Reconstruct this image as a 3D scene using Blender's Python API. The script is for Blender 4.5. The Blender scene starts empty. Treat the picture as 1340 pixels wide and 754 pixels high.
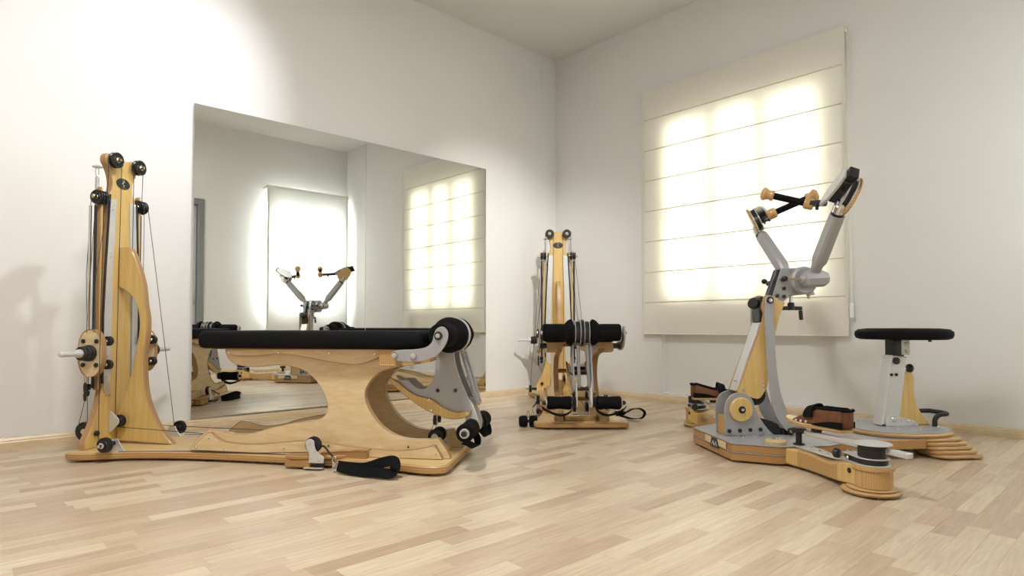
import bpy, bmesh, math, random
from mathutils import Vector, Matrix
from mathutils.geometry import tessellate_polygon
random.seed(7)
SC = bpy.context.scene
COL = SC.collection

# ------------------------------------------------------------------ camera
F_PX, PX, PY, CAM_H = 806.0, 670.0, 404.0, 0.65          # solved from the vanishing points
PITCH = math.atan(22 / F_PX)
YAW = math.atan(864 / F_PX)                               # angle between view and the +X wall direction
cp, sp = math.cos(PITCH), math.sin(PITCH)
sA, cA = math.sin(YAW), math.cos(YAW)
def W(p):                                                 # (right, forward, up) -> room axes
    return Vector((p[0]*sA + p[1]*cA, -p[0]*cA + p[1]*sA, p[2]))
cam_d = bpy.data.cameras.new('camera')
cam_d.sensor_width = 36.0
cam_d.lens = F_PX / 1340 * 36.0
cam_d.shift_y = (PY - 377.0) / 1340
cam_d.clip_start = 0.02
cam = bpy.data.objects.new('camera', cam_d); COL.objects.link(cam)
fwd = W((0, cp, sp))
cam.location = (0, 0, CAM_H)
cam.rotation_euler = fwd.to_track_quat('-Z', 'Y').to_euler()
SC.camera = cam

# ------------------------------------------------------------------ room dimensions
XR, YM, YB, XL, ZC = 4.544, 4.221, -0.30, -2.2, 3.334     # window wall, mirror wall, rear wall, side wall, ceiling
# window in the right wall, window in the rear wall, door in the rear wall
WIN = (1.60, 2.99, 0.84, 2.40)
RWIN = (3.30, 4.40, 0.80, 2.40)

# ------------------------------------------------------------------ world, lights, exposure
wd = bpy.data.worlds.new('sky'); SC.world = wd; wd.use_nodes = True
bg = wd.node_tree.nodes['Background']; bg.inputs[0].default_value = (0.85, 0.92, 1, 1); bg.inputs[1].default_value = 1.0
def area(name, loc, target, sx, sy, power, color=(1, 1, 1)):
    l = bpy.data.lights.new(name, 'AREA'); l.shape = 'RECTANGLE'; l.size = sx; l.size_y = sy
    l.energy = power; l.color = color
    o = bpy.data.objects.new(name, l); COL.objects.link(o); o.location = loc
    o.rotation_euler = (Vector(target) - Vector(loc)).to_track_quat('-Z', 'Y').to_euler()
    return o
area('daylight_window', (6.6, 2.3, 1.4), (4.6, 2.3, 1.40), 2.5, 2.4, 330, (1.0, 0.95, 0.82))
area('daylight_rear_window', (3.85, -0.85, 1.6), (3.85, 0, 1.6), 1.3, 1.8, 290, (0.95, 0.98, 1.0))
SC.view_settings.view_transform = 'Standard'
SC.view_settings.look = 'None'
SC.view_settings.gamma = 1
SC.view_settings.use_curve_mapping = False
SC.view_settings.exposure = 0.35

# ------------------------------------------------------------------ materials
MATS = {}
def new_mat(name):
    m = bpy.data.materials.new(name); m.use_nodes = True
    nt = m.node_tree; b = nt.nodes['Principled BSDF']; MATS[name] = m
    return m, nt, b
def plain(name, col, rough=0.5, metal=0.0, noise=0.04, scale=30.0, spec=0.5, bump=0.0, coat=0.0, sheen=0.0):
    m, nt, b = new_mat(name)
    tc = nt.nodes.new('ShaderNodeTexCoord'); nz = nt.nodes.new('ShaderNodeTexNoise')
    nz.inputs['Scale'].default_value = scale; nz.inputs['Detail'].default_value = 4
    nt.links.new(tc.outputs['Object'], nz.inputs['Vector'])
    rp = nt.nodes.new('ShaderNodeValToRGB')
    rp.color_ramp.elements[0].position = 0.3; rp.color_ramp.elements[1].position = 0.7
    rp.color_ramp.elements[0].color = (*[max(0, c*(1-noise)) for c in col], 1)
    rp.color_ramp.elements[1].color = (*[min(1, c*(1+noise)) for c in col], 1)
    nt.links.new(nz.outputs['Fac'], rp.inputs['Fac']); nt.links.new(rp.outputs['Color'], b.inputs['Base Color'])
    b.inputs['Roughness'].default_value = rough; b.inputs['Metallic'].default_value = metal
    b.inputs['Specular IOR Level'].default_value = spec
    b.inputs['Coat Weight'].default_value = coat; b.inputs['Sheen Weight'].default_value = sheen
    if bump:
        bp = nt.nodes.new('ShaderNodeBump'); bp.inputs['Strength'].default_value = bump; bp.inputs['Distance'].default_value = 0.002
        nt.links.new(nz.outputs['Fac'], bp.inputs['Height']); nt.links.new(bp.outputs['Normal'], b.inputs['Normal'])
    return m
def wood(name, c0, c1, stretch=(1.2, 14, 14), rough=0.35, scale=5.0, coat=0.15, detail=6.0):
    m, nt, b = new_mat(name)
    tc = nt.nodes.new('ShaderNodeTexCoord'); mp = nt.nodes.new('ShaderNodeMapping'); mp.inputs['Scale'].default_value = stretch
    nz = nt.nodes.new('ShaderNodeTexNoise'); nz.inputs['Scale'].default_value = scale; nz.inputs['Detail'].default_value = detail
    nz.inputs['Distortion'].default_value = 0.6
    nt.links.new(tc.outputs['Object'], mp.inputs['Vector']); nt.links.new(mp.outputs['Vector'], nz.inputs['Vector'])
    rp = nt.nodes.new('ShaderNodeValToRGB'); rp.color_ramp.elements[0].position = 0.34; rp.color_ramp.elements[1].position = 0.66
    rp.color_ramp.elements[0].color = (*c0, 1); rp.color_ramp.elements[1].color = (*c1, 1)
    nt.links.new(nz.outputs['Fac'], rp.inputs['Fac']); nt.links.new(rp.outputs['Color'], b.inputs['Base Color'])
    b.inputs['Roughness'].default_value = rough; b.inputs['Coat Weight'].default_value = coat; b.inputs['Coat Roughness'].default_value = 0.2
    return m
def stripes(name, c0, c1, axis, period, rough=0.4):
    """edge of laminated plywood: layers repeat along one axis"""
    m, nt, b = new_mat(name)
    tc = nt.nodes.new('ShaderNodeTexCoord'); wv = nt.nodes.new('ShaderNodeTexWave')
    wv.wave_type = 'BANDS'; wv.bands_direction = axis; wv.inputs['Scale'].default_value = 0.314 / period
    wv.inputs['Distortion'].default_value = 0.5; wv.inputs['Detail'].default_value = 3; wv.inputs['Detail Scale'].default_value = 1.0
    nt.links.new(tc.outputs['Object'], wv.inputs['Vector'])
    rp = nt.nodes.new('ShaderNodeValToRGB'); rp.color_ramp.elements[0].color = (*c0, 1); rp.color_ramp.elements[1].color = (*c1, 1)
    nt.links.new(wv.outputs['Fac'], rp.inputs['Fac']); nt.links.new(rp.outputs['Color'], b.inputs['Base Color'])
    b.inputs['Roughness'].default_value = rough; b.inputs['Coat Weight'].default_value = 0.1
    return m
plain('wall_paint', (0.80, 0.79, 0.775), 0.85, noise=0.012, scale=1.5, spec=0.2)
plain('ceiling_paint', (0.77, 0.75, 0.725), 0.9, noise=0.01, scale=1.5, spec=0.2)
plain('sill_paint', (0.85, 0.85, 0.83), 0.4, noise=0.01)
wood('birch', (0.70, 0.515, 0.275), (0.79, 0.62, 0.375), (2.2, 9, 9))
wood('birch_upright', (0.63, 0.415, 0.135), (0.71, 0.50, 0.19), (16, 16, 1.2))
wood('birch_flat', (0.66, 0.46, 0.195), (0.76, 0.57, 0.29), (1.3, 14, 14))
wood('skirting_wood', (0.66, 0.52, 0.32), (0.74, 0.60, 0.40), (6, 6, 20), scale=3)
stripes('edge_y', (0.34, 0.19, 0.075), (0.50, 0.31, 0.14), 'Y', 0.009)
stripes('edge_x', (0.36, 0.20, 0.075), (0.52, 0.32, 0.14), 'X', 0.009)
stripes('edge_z', (0.40, 0.22, 0.08), (0.58, 0.36, 0.15), 'Z', 0.012)
stripes('lam_x', (0.42, 0.235, 0.08), (0.58, 0.37, 0.15), 'X', 0.009)
stripes('lam_drum', (0.50, 0.30, 0.11), (0.60, 0.385, 0.155), 'X', 0.006)
stripes('lam_y', (0.42, 0.235, 0.08), (0.58, 0.37, 0.15), 'Y', 0.009)
stripes('lam_z', (0.33, 0.165, 0.05), (0.54, 0.31, 0.12), 'Z', 0.007)
wood('knob_wood', (0.52, 0.30, 0.10), (0.62, 0.38, 0.16), (8, 8, 8), rough=0.25, coat=0.5)
plain('black_foam', (0.008, 0.008, 0.009), 0.9, noise=0.2, scale=200, spec=0.12, bump=0.2)
plain('black_vinyl', (0.007, 0.007, 0.008), 0.75, noise=0.15, scale=90, spec=0.12, bump=0.1)
plain('black_plastic', (0.012, 0.012, 0.013), 0.32, noise=0.1)
plain('black_rubber', (0.014, 0.014, 0.014), 0.6, noise=0.1)
plain('black_webbing', (0.008, 0.008, 0.009), 0.85, noise=0.3, scale=400, spec=0.12, bump=0.2)
plain('cable_steel', (0.10, 0.10, 0.10), 0.4, 0.6)
plain('cord_black', (0.02, 0.02, 0.02), 0.6)
plain('grey_powder', (0.40, 0.40, 0.41), 0.42, 0.25, noise=0.03, scale=150)
plain('aluminium', (0.62, 0.62, 0.61), 0.35, 0.75, noise=0.03, scale=120)
plain('silver_white', (0.66, 0.66, 0.65), 0.38, 0.35, noise=0.02)
plain('chrome', (0.72, 0.72, 0.71), 0.14, 1.0, noise=0.02)
plain('brass', (0.62, 0.50, 0.28), 0.25, 1.0, noise=0.02)
plain('gold_print', (0.55, 0.44, 0.22), 0.4, 0.5)
plain('brown_leather', (0.15, 0.052, 0.018), 0.6, noise=0.25, scale=60, bump=0.3)
plain('dark_plate', (0.05, 0.05, 0.055), 0.35, 0.4)
plain('blind_seam', (0.74, 0.69, 0.55), 0.8)
plain('blind_hem', (0.80, 0.76, 0.66), 0.8)
plain('door_metal', (0.28, 0.30, 0.30), 0.4, 0.5)
plain('door_panel', (0.55, 0.55, 0.56), 0.5)
plain('lamp_white', (0.8, 0.8, 0.8), 0.4)
def mirror_mat():
    m, nt, b = new_mat('mirror_silver')
    b.inputs['Base Color'].default_value = (0.86, 0.875, 0.85, 1); b.inputs['Metallic'].default_value = 1; b.inputs['Roughness'].default_value = 0.0
mirror_mat()
def fabric_mat(name, col, mixf):
    m, nt, b = new_mat(name)
    tc = nt.nodes.new('ShaderNodeTexCoord'); nz = nt.nodes.new('ShaderNodeTexNoise'); nz.inputs['Scale'].default_value = 6
    mp = nt.nodes.new('ShaderNodeMapping'); mp.inputs['Scale'].default_value = (30, 30, 2)
    nt.links.new(tc.outputs['Object'], mp.inputs['Vector']); nt.links.new(mp.outputs['Vector'], nz.inputs['Vector'])
    rp = nt.nodes.new('ShaderNodeValToRGB')
    rp.color_ramp.elements[0].color = (*[c*0.97 for c in col], 1); rp.color_ramp.elements[1].color = (*col, 1)
    nt.links.new(nz.outputs['Fac'], rp.inputs['Fac'])
    d = nt.nodes.new('ShaderNodeBsdfDiffuse'); t = nt.nodes.new('ShaderNodeBsdfTranslucent'); mx = nt.nodes.new('ShaderNodeMixShader')
    mx.inputs[0].default_value = mixf
    nt.links.new(rp.outputs['Color'], d.inputs[0]); nt.links.new(rp.outputs['Color'], t.inputs[0])
    nt.links.new(d.outputs[0], mx.inputs[1]); nt.links.new(t.outputs[0], mx.inputs[2])
    nt.links.new(mx.outputs[0], nt.nodes['Material Output'].inputs['Surface']); nt.nodes.remove(b)
fabric_mat('blind_fabric', (0.95, 0.92, 0.84), 0.25)
fabric_mat('blind_fabric_white', (0.92, 0.91, 0.88), 0.12)
def glass_mat():
    m, nt, b = new_mat('window_glass')
    fr = nt.nodes.new('ShaderNodeFresnel'); fr.inputs[0].default_value = 1.45
    t = nt.nodes.new('ShaderNodeBsdfTransparent'); t.inputs[0].default_value = (0.95, 0.97, 0.96, 1)
    g = nt.nodes.new('ShaderNodeBsdfGlossy'); g.inputs['Roughness'].default_value = 0.0
    mx = nt.nodes.new('ShaderNodeMixShader')
    nt.links.new(fr.outputs[0], mx.inputs[0]); nt.links.new(t.outputs[0], mx.inputs[1]); nt.links.new(g.outputs[0], mx.inputs[2])
    nt.links.new(mx.outputs[0], nt.nodes['Material Output'].inputs['Surface']); nt.nodes.remove(b)
glass_mat()
def emit_mat(name, col, s):
    m, nt, b = new_mat(name)
    b.inputs['Emission Color'].default_value = (*col, 1); b.inputs['Emission Strength'].default_value = s
emit_mat('lamp_glow', (1, 0.97, 0.92), 6)
def floor_mat(name, island):
    m, nt, b = new_mat(name)
    tc = nt.nodes.new('ShaderNodeTexCoord')
    if island:
        src = nt.nodes.new('ShaderNodeNewGeometry').outputs['Random Per Island']
    else:
        src = nt.nodes.new('ShaderNodeObjectInfo').outputs['Random']
    rp = nt.nodes.new('ShaderNodeValToRGB'); e = rp.color_ramp.elements
    cols = [(0.0, (0.50, 0.375, 0.265)), (0.12, (0.60, 0.465, 0.335)), (0.26, (0.54, 0.405, 0.295)), (0.42, (0.68, 0.565, 0.42)),
            (0.58, (0.59, 0.46, 0.33)), (0.76, (0.72, 0.61, 0.46)), (1.0, (0.66, 0.54, 0.395))]
    e[0].position, e[0].color = cols[0][0], (*cols[0][1], 1); e[1].position, e[1].color = 1.0, (*cols[-1][1], 1)
    for p, c in cols[1:-1]:
        k = e.new(p); k.color = (*c, 1)
    nt.links.new(src, rp.inputs['Fac'])
    # grain: stretched noise, shifted from strip to strip
    mul = nt.nodes.new('ShaderNodeMath'); mul.operation = 'MULTIPLY'; mul.inputs[1].default_value = 37.0
    nt.links.new(src, mul.inputs[0])
    cb = nt.nodes.new('ShaderNodeCombineXYZ'); nt.links.new(mul.outputs[0], cb.inputs['Y']); nt.links.new(mul.outputs[0], cb.inputs['X'])
    ad = nt.nodes.new('ShaderNodeVectorMath'); ad.operation = 'ADD'
    nt.links.new(tc.outputs['Object'], ad.inputs[0]); nt.links.new(cb.outputs[0], ad.inputs[1])
    mp = nt.nodes.new('ShaderNodeMapping'); mp.inputs['Scale'].default_value = (2.2, 30, 1)
    nt.links.new(ad.outputs[0], mp.inputs['Vector'])
    nz = nt.nodes.new('ShaderNodeTexNoise'); nz.inputs['Scale'].default_value = 2.6; nz.inputs['Detail'].default_value = 5; nz.inputs['Distortion'].default_value = 0.8
    nt.links.new(mp.outputs[0], nz.inputs['Vector'])
    r2 = nt.nodes.new('ShaderNodeValToRGB'); r2.color_ramp.elements[0].position = 0.3; r2.color_ramp.elements[1].position = 0.68
    r2.color_ramp.elements[0].color = (0.84, 0.81, 0.76, 1); r2.color_ramp.elements[1].color = (1.04, 1.05, 1.02, 1)
    nt.links.new(nz.outputs['Fac'], r2.inputs['Fac'])
    mx = nt.nodes.new('ShaderNodeMix'); mx.data_type = 'RGBA'; mx.blend_type = 'MULTIPLY'; mx.inputs['Factor'].default_value = 1.0
    nt.links.new(rp.outputs[0], mx.inputs['A']); nt.links.new(r2.outputs[0], mx.inputs['B'])
    nt.links.new(mx.outputs['Result'], b.inputs['Base Color'])
    b.inputs['Roughness'].default_value = 0.33; b.inputs['Specular IOR Level'].default_value = 0.45
floor_mat('floor_strip', False); floor_mat('floor_strip_far', True)
plain('floor_joint', (0.42, 0.32, 0.22), 0.7)

# ------------------------------------------------------------------ helpers
def link(name, me, mats, parent=None, angle=35):
    if isinstance(mats, str): mats = [mats]
    for mm in mats: me.materials.append(MATS[mm])
    me.polygons.foreach_set('use_smooth', [True]*len(me.polygons))
    me.set_sharp_from_angle(angle=math.radians(angle))
    o = bpy.data.objects.new(name, me); COL.objects.link(o)
    if parent: o.parent = parent
    return o
def from_bm(name, bm, mats, parent=None, angle=35):
    bmesh.ops.recalc_face_normals(bm, faces=bm.faces)
    me = bpy.data.meshes.new(name); bm.to_mesh(me); bm.free()
    return link(name, me, mats, parent, angle)
def tag(o, label, cat, group=None):
    o['label'] = label; o['category'] = cat
    if group: o['group'] = group
    return o
def struct(o):
    o['kind'] = 'structure'; return o
def empty(name, loc=(0, 0, 0), rz=0.0):
    o = bpy.data.objects.new(name, None); COL.objects.link(o); o.location = loc; o.rotation_euler = (0, 0, rz)
    o.empty_display_size = 0.1
    return o
def copy_tree(o, parent=None):
    c = o.copy(); COL.objects.link(c); c.parent = parent
    for ch in o.children: copy_tree(ch, c)
    return c

def smooth(pts, k=4, closed=True):
    """Catmull-Rom through 2-D points; a third entry of 1 marks a sharp corner"""
    n = len(pts); out = []
    P = [(p[0], p[1]) for p in pts]; S = [len(p) > 2 and p[2] for p in pts]
    rng = range(n) if closed else range(n-1)
    for i in rng:
        p1, p2 = P[i], P[(i+1) % n]
        p0 = P[i-1] if (closed or i > 0) else p1
        p3 = P[(i+2) % n] if (closed or i < n-2) else p2
        if S[i]: p0 = p1
        if S[(i+1) % n]: p3 = p2
        m = 1 if (S[i] and S[(i+1) % n]) else k
        for j in range(m):
            t = j/m; t2 = t*t; t3 = t2*t
            out.append(tuple(0.5*((2*p1[d]) + (-p0[d]+p2[d])*t + (2*p0[d]-5*p1[d]+4*p2[d]-p3[d])*t2 + (-p0[d]+3*p1[d]-3*p2[d]+p3[d])*t3) for d in (0, 1)))
    if not closed: out.append(P[-1])
    return out
def _area(l): return 0.5*sum(l[i-1][0]*l[i][1]-l[i][0]*l[i-1][1] for i in range(len(l)))
def _inset(l, d):
    """move a counter-clockwise loop inward by d"""
    n = len(l); out = []
    for i in range(n):
        a, b, c = l[i-1], l[i], l[(i+1) % n]
        e1 = Vector((b[0]-a[0], b[1]-a[1])); e2 = Vector((c[0]-b[0], c[1]-b[1]))
        if e1.length < 1e-9: e1 = e2
        if e2.length < 1e-9: e2 = e1
        e1.normalize(); e2.normalize()
        n1 = Vector((-e1.y, e1.x)); n2 = Vector((-e2.y, e2.x)); s = n1 + n2
        if s.length < 1e-6: s = n1
        s.normalize(); k = max(0.5, s.dot(n1))
        out.append((b[0]+s.x*d/k, b[1]+s.y*d/k))
    return out
def ext(name, loops, plane, t0, t1, mats, parent=None, bev=0.002, angle=35, xf=None):
    """extrude outline (+holes) given in plane 'xz' | 'yz' | 'xy' between t0 and t1 on the third axis; material 0 faces, 1 edges"""
    if isinstance(loops[0][0], (int, float)): loops = [loops]
    L = []
    for i, l in enumerate(loops):
        l = [(p[0], p[1]) for p in l]
        if (_area(l) > 0) != (i == 0): l = l[::-1]
        L.append(l)
    def P(p, t):
        return {'xz': (p[0], t, p[1]), 'yz': (t, p[0], p[1]), 'xy': (p[0], p[1], t)}[plane]
    bm = bmesh.new(); rings = []
    b = min(bev, abs(t1-t0)*0.45)
    for t, ins in ((t0, b), (t0+b, 0), (t1-b, 0), (t1, b)):
        rings.append([[bm.verts.new(P(p, t)) for p in (_inset(l, ins) if ins else l)] for l in L])
    for r0, r1 in zip(rings, rings[1:]):
        for a, c in zip(r0, r1):
            for i in range(len(a)):
                f = bm.faces.new((a[i-1], a[i], c[i], c[i-1])); f.material_index = 1 if (isinstance(mats, (list, tuple)) and len(mats) > 1) else 0
    for ring, flip in ((rings[0], True), (rings[-1], False)):
        flat = [v for lp in ring for v in lp]
        src = [[Vector((p[0], p[1], 0)) for p in l] for l in L]
        for tri in tessellate_polygon(src):
            try: bm.faces.new([flat[i] for i in tri])
            except ValueError: pass
    if xf is not None: bmesh.ops.transform(bm, matrix=xf, verts=bm.verts)
    return from_bm(name, bm, mats, parent, angle)
def frame_to(origin, axis, up=(0, 0, 1)):
    z = Vector(axis).normalized(); u = Vector(up)
    if abs(z.dot(u)) > 0.98: u = Vector((1, 0, 0))
    x = u.cross(z).normalized(); y = z.cross(x)
    return Matrix(((x.x, y.x, z.x, origin[0]), (x.y, y.y, z.y, origin[1]), (x.z, y.z, z.z, origin[2]), (0, 0, 0, 1)))
def bm_lathe(bm, prof, origin, axis, seg=24):
    M = frame_to(origin, axis); rows = []
    for r, t in prof:
        if r < 1e-6: rows.append([bm.verts.new(M @ Vector((0, 0, t)))])
        else: rows.append([bm.verts.new(M @ Vector((r*math.cos(2*math.pi*i/seg), r*math.sin(2*math.pi*i/seg), t))) for i in range(seg)])
    for a, b in zip(rows, rows[1:]):
        if len(a) == 1 and len(b) == 1: continue
        for i in range(seg):
            if len(a) == 1: bm.faces.new((a[0], b[i], b[i-1]))
            elif len(b) == 1: bm.faces.new((a[i-1], a[i], b[0]))
            else: bm.faces.new((a[i-1], a[i], b[i], b[i-1]))
def lathe(name, prof, origin, axis, mats, parent=None, seg=24, angle=35):
    bm = bmesh.new(); bm_lathe(bm, prof, origin, axis, seg)
    return from_bm(name, bm, mats, parent, angle)
def cyl_prof(r, t0, t1, b=0.003):
    b = min(b, r*0.45, abs(t1-t0)*0.45)
    return [(0, t0), (r-b, t0), (r, t0+b), (r, t1-b), (r-b, t1), (0, t1)]
def cyl(name, r, p0, p1, mats, parent=None, seg=20, b=0.003):
    p0, p1 = Vector(p0), Vector(p1); d = p1-p0
    return lathe(name, cyl_prof(r, 0, d.length, b), p0, d, mats, parent, seg)
def bm_tube(bm, path, r, seg=8, closed=False):
    P = [Vector(p) for p in path]; n = len(P); rings = []; prev = None
    for i in range(n):
        t = (P[(i+1) % n]-P[i-1]) if closed else (P[min(i+1, n-1)]-P[max(i-1, 0)])
        t.normalize()
        if prev is None:
            u = Vector((0, 0, 1)) if abs(t.z) < 0.9 else Vector((1, 0, 0)); x = u.cross(t).normalized()
        else:
            x = (prev - t*prev.dot(t)).normalized()
        prev = x; y = t.cross(x)
        rr = r[i] if isinstance(r, (list, tuple)) else r
        rings.append([bm.verts.new(P[i]+x*rr*math.cos(2*math.pi*k/seg)+y*rr*math.sin(2*math.pi*k/seg)) for k in range(seg)])
    for i in range(n if closed else n-1):
        a, b = rings[i], rings[(i+1) % n]
        for k in range(seg): bm.faces.new((a[k-1], a[k], b[k], b[k-1]))
    if not closed: bm.faces.new(rings[0]); bm.faces.new(rings[-1][::-1])
def tube(name, path, r, mats, parent=None, seg=8, closed=False):
    bm = bmesh.new(); bm_tube(bm, path, r, seg, closed)
    return from_bm(name, bm, mats, parent, 60)
def bm_box(bm, x0, x1, y0, y1, z0, z1, bev=0.0, seg=1):
    t = bmesh.new(); bmesh.ops.create_cube(t, size=1)
    for v in t.verts: v.co = Vector(((x0+x1)/2+v.co.x*(x1-x0), (y0+y1)/2+v.co.y*(y1-y0), (z0+z1)/2+v.co.z*(z1-z0)))
    if bev: bmesh.ops.bevel(t, geom=list(t.edges), offset=bev, segments=seg, affect='EDGES', profile=0.5)
    vm = {v: bm.verts.new(v.co) for v in t.verts}
    for f in t.faces: bm.faces.new([vm[v] for v in f.verts])
    t.free()
def box(name, x0, x1, y0, y1, z0, z1, mats, parent=None, bev=0.003, seg=1, xf=None):
    bm = bmesh.new(); bm_box(bm, x0, x1, y0, y1, z0, z1, bev, seg)
    if xf is not None: bmesh.ops.transform(bm, matrix=xf, verts=bm.verts)
    return from_bm(name, bm, mats, parent)
def spline3(P, k=6):
    P = [Vector(p) for p in P]; out = []
    for i in range(len(P)-1):
        p0, p1, p2, p3 = P[max(i-1, 0)], P[i], P[i+1], P[min(i+2, len(P)-1)]
        for j in range(k):
            t = j/k; out.append(0.5*((2*p1)+(-p0+p2)*t+(2*p0-5*p1+4*p2-p3)*t*t+(-p0+3*p1-3*p2+p3)*t*t*t))
    return out+[P[-1]]
def ribbon(name, path, wdir, w, t, mats, parent=None, k=6):
    """flat webbing swept along a path; wdir: one width direction, or one for each given point"""
    if not isinstance(wdir[0], (int, float)): Wd = spline3(wdir, k)
    C = spline3(path, k); bm = bmesh.new(); rings = []
    for i, c in enumerate(C):
        tg = (C[min(i+1, len(C)-1)]-C[max(i-1, 0)]).normalized()
        wv = Vector(wdir) if isinstance(wdir[0], (int, float)) else Wd[i]
        wv = (wv - tg*wv.dot(tg)).normalized(); nv = tg.cross(wv)
        rings.append([bm.verts.new(c+wv*w/2*a+nv*t/2*b) for a, b in ((-1, -1), (1, -1), (1, 1), (-1, 1))])
    for a, b in zip(rings, rings[1:]):
        for q in range(4): bm.faces.new((a[q-1], a[q], b[q], b[q-1]))
    bm.faces.new(rings[0]); bm.faces.new(rings[-1][::-1])
    return from_bm(name, bm, mats, parent, 50)
def helix(name, p0, p1, r, wire, turns, mats, parent=None):
    p0, p1 = Vector(p0), Vector(p1); M = frame_to(p0, p1-p0); L = (p1-p0).length; n = turns*8
    tube_path = [M @ Vector((r*math.cos(2*math.pi*i/8), r*math.sin(2*math.pi*i/8), L*i/n)) for i in range(n+1)]
    return tube(name, tube_path, wire, mats, parent, 5)
def circ(cx, cy, r, n=28, a0=0, a1=2*math.pi):
    full = abs(a1-a0-2*math.pi) < 1e-6
    return [(cx+r*math.cos(a0+(a1-a0)*i/(n if full else n-1)), cy+r*math.sin(a0+(a1-a0)*i/(n if full else n-1))) for i in range(n)]
def rrect(x0, x1, y0, y1, r, k=5):
    out = []
    for cx, cy, a in ((x1-r, y1-r, 0), (x0+r, y1-r, 90), (x0+r, y0+r, 180), (x1-r, y0+r, 270)):
        out += [(cx+r*math.cos(math.radians(a+90*i/k)), cy+r*math.sin(math.radians(a+90*i/k))) for i in range(k+1)]
    return out
def bolt(name, p, axis, r, parent, mat='chrome', h=None):
    h = h or r*0.55
    return lathe(name, [(r, 0), (r, h*0.4), (r*0.8, h*0.85), (0, h)], p, axis, mat, parent, 10)

# ================================================================== THE ROOM
TH = 0.25
def rect(x0, x1, y0, y1): return [(x0, y0), (x1, y0), (x1, y1), (x0, y1)]
struct(ext('wall_back', rect(XL-TH, XR+0.3, 0, ZC), 'xz', YM, YM+TH, ['wall_paint'], bev=0))
struct(ext('wall_left', rect(YB-TH, YM, 0, ZC), 'yz', XL-TH, XL, ['wall_paint'], bev=0))
wr = struct(ext('wall_right', [rect(YB-TH, YM, 0, ZC), rect(1.59, 2.99, 0.075, 2.44)], 'yz', XR, XR+0.055, ['wall_paint'], bev=0))
o = ext('wall_niche', [rect(1.40, 3.2, 0, 2.7), rect(WIN[0]+0.03, WIN[1]-0.03, WIN[2], WIN[3])], 'yz', XR+0.055, XR+0.30, ['wall_paint'], wr, bev=0)
DOOR = (1.52, 2.46, 2.28)
struct(ext('wall_front', [[(XL-TH, 0), (DOOR[0], 0), (DOOR[0], DOOR[2]), (DOOR[1], DOOR[2]), (DOOR[1], 0), (XR+0.055, 0), (XR+0.055, ZC), (XL-TH, ZC)],
       rect(*RWIN)], 'xz', YB-TH, YB, ['wall_paint'], bev=0))
struct(box('ceiling', XL-TH, XR+0.3, YB-TH, YM+TH, ZC, ZC+0.15, 'ceiling_paint', bev=0))
struct(box('trim_1', 4.335, XR, YM-0.004, YM+0.001, 0, ZC-0.002, 'wall_paint', bev=0.002))       # shallow boxed strip in the corner

# skirting boards: extruded profile
SK = [(0, 0.0), (0.016, 0.0), (0.016, 0.030), (0.013, 0.036), (0.013, 0.042), (0.007, 0.054), (0, 0.058)]
def skirt(name, p0, p1, inward):
    bm = bmesh.new(); p0, p1, w = Vector((*p0, 0)), Vector((*p1, 0)), Vector((*inward, 0))
    a = [bm.verts.new(p0+w*x+Vector((0, 0, z))) for x, z in SK]; b = [bm.verts.new(p1+w*x+Vector((0, 0, z))) for x, z in SK]
    for i in range(len(SK)): bm.faces.new((a[i-1], a[i], b[i], b[i-1]))
    bm.faces.new(a); bm.faces.new(b[::-1])
    return struct(from_bm(name, bm, 'skirting_wood', angle=25))
skirt('baseboard_back', (XL, YM-0.0005), (4.335, YM-0.0005), (0, -1))
skirt('baseboard_corner', (4.335, YM-0.0045), (XR-0.0005, YM-0.0045), (0, -1))
skirt('baseboard_right', (XR-0.0005, YB), (XR-0.0005, YM-0.03), (-1, 0))
skirt('baseboard_left', (XL+0.0005, YB), (XL+0.0005, YM-0.02), (1, 0))
skirt('baseboard_front', (DOOR[1]+0.08, YB+0.0005), (XR-0.02, YB+0.0005), (0, 1))
skirt('baseboard_front', (XL+0.02, YB+0.0005), (DOOR[0]-0.08, YB+0.0005), (0, 1))

# ---- floor: strip parquet running along X; each strip is a piece of its own
fl = struct(box('floor', XL-TH, XR+0.1, YB-TH, YM+TH, -0.12, -0.010, 'floor_joint', bev=0))
SW, GAP = 0.0665, 0.00012
LENS = [0.28, 0.34, 0.40, 0.46, 0.52]
strip_me = []
for L_ in LENS:
    bm = bmesh.new(); x1, y1, c = L_/2-GAP, SW/2-GAP, 0.0003
    lo = [bm.verts.new((sx*x1, sy*y1, -0.0098)) for sx, sy in ((-1, -1), (1, -1), (1, 1), (-1, 1))]
    mi = [bm.verts.new((sx*x1, sy*y1, -c)) for sx, sy in ((-1, -1), (1, -1), (1, 1), (-1, 1))]
    hi = [bm.verts.new((sx*(x1-c), sy*(y1-c), 0)) for sx, sy in ((-1, -1), (1, -1), (1, 1), (-1, 1))]
    for i in range(4): bm.faces.new((lo[i-1], lo[i], mi[i], mi[i-1])); bm.faces.new((mi[i-1], mi[i], hi[i], hi[i-1]))
    bm.faces.new(hi)
    bmesh.ops.recalc_face_normals(bm, faces=bm.faces)
    me = bpy.data.meshes.new('floor_strip'); bm.to_mesh(me); bm.free(); strip_me.append(me)
def project(p):
    r = p[0]*sA - p[1]*cA; g = p[0]*cA + p[1]*sA; z = p[2]-CAM_H
    d = g*cp + z*sp
    if d < 0.3: return None
    return PX+F_PX*r/d, PY-F_PX*(-g*sp+z*cp)/d, d
spots = []
rows = int((YM-YB)/SW)+2
for j in range(rows):
    y = YB-0.03+(j+0.5)*SW; x = XL-0.2-random.random()*0.4
    while x < XR+0.06:
        k = random.randrange(len(LENS)); spots.append((x+LENS[k]/2, y, k)); x += LENS[k]
vis = []
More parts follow.
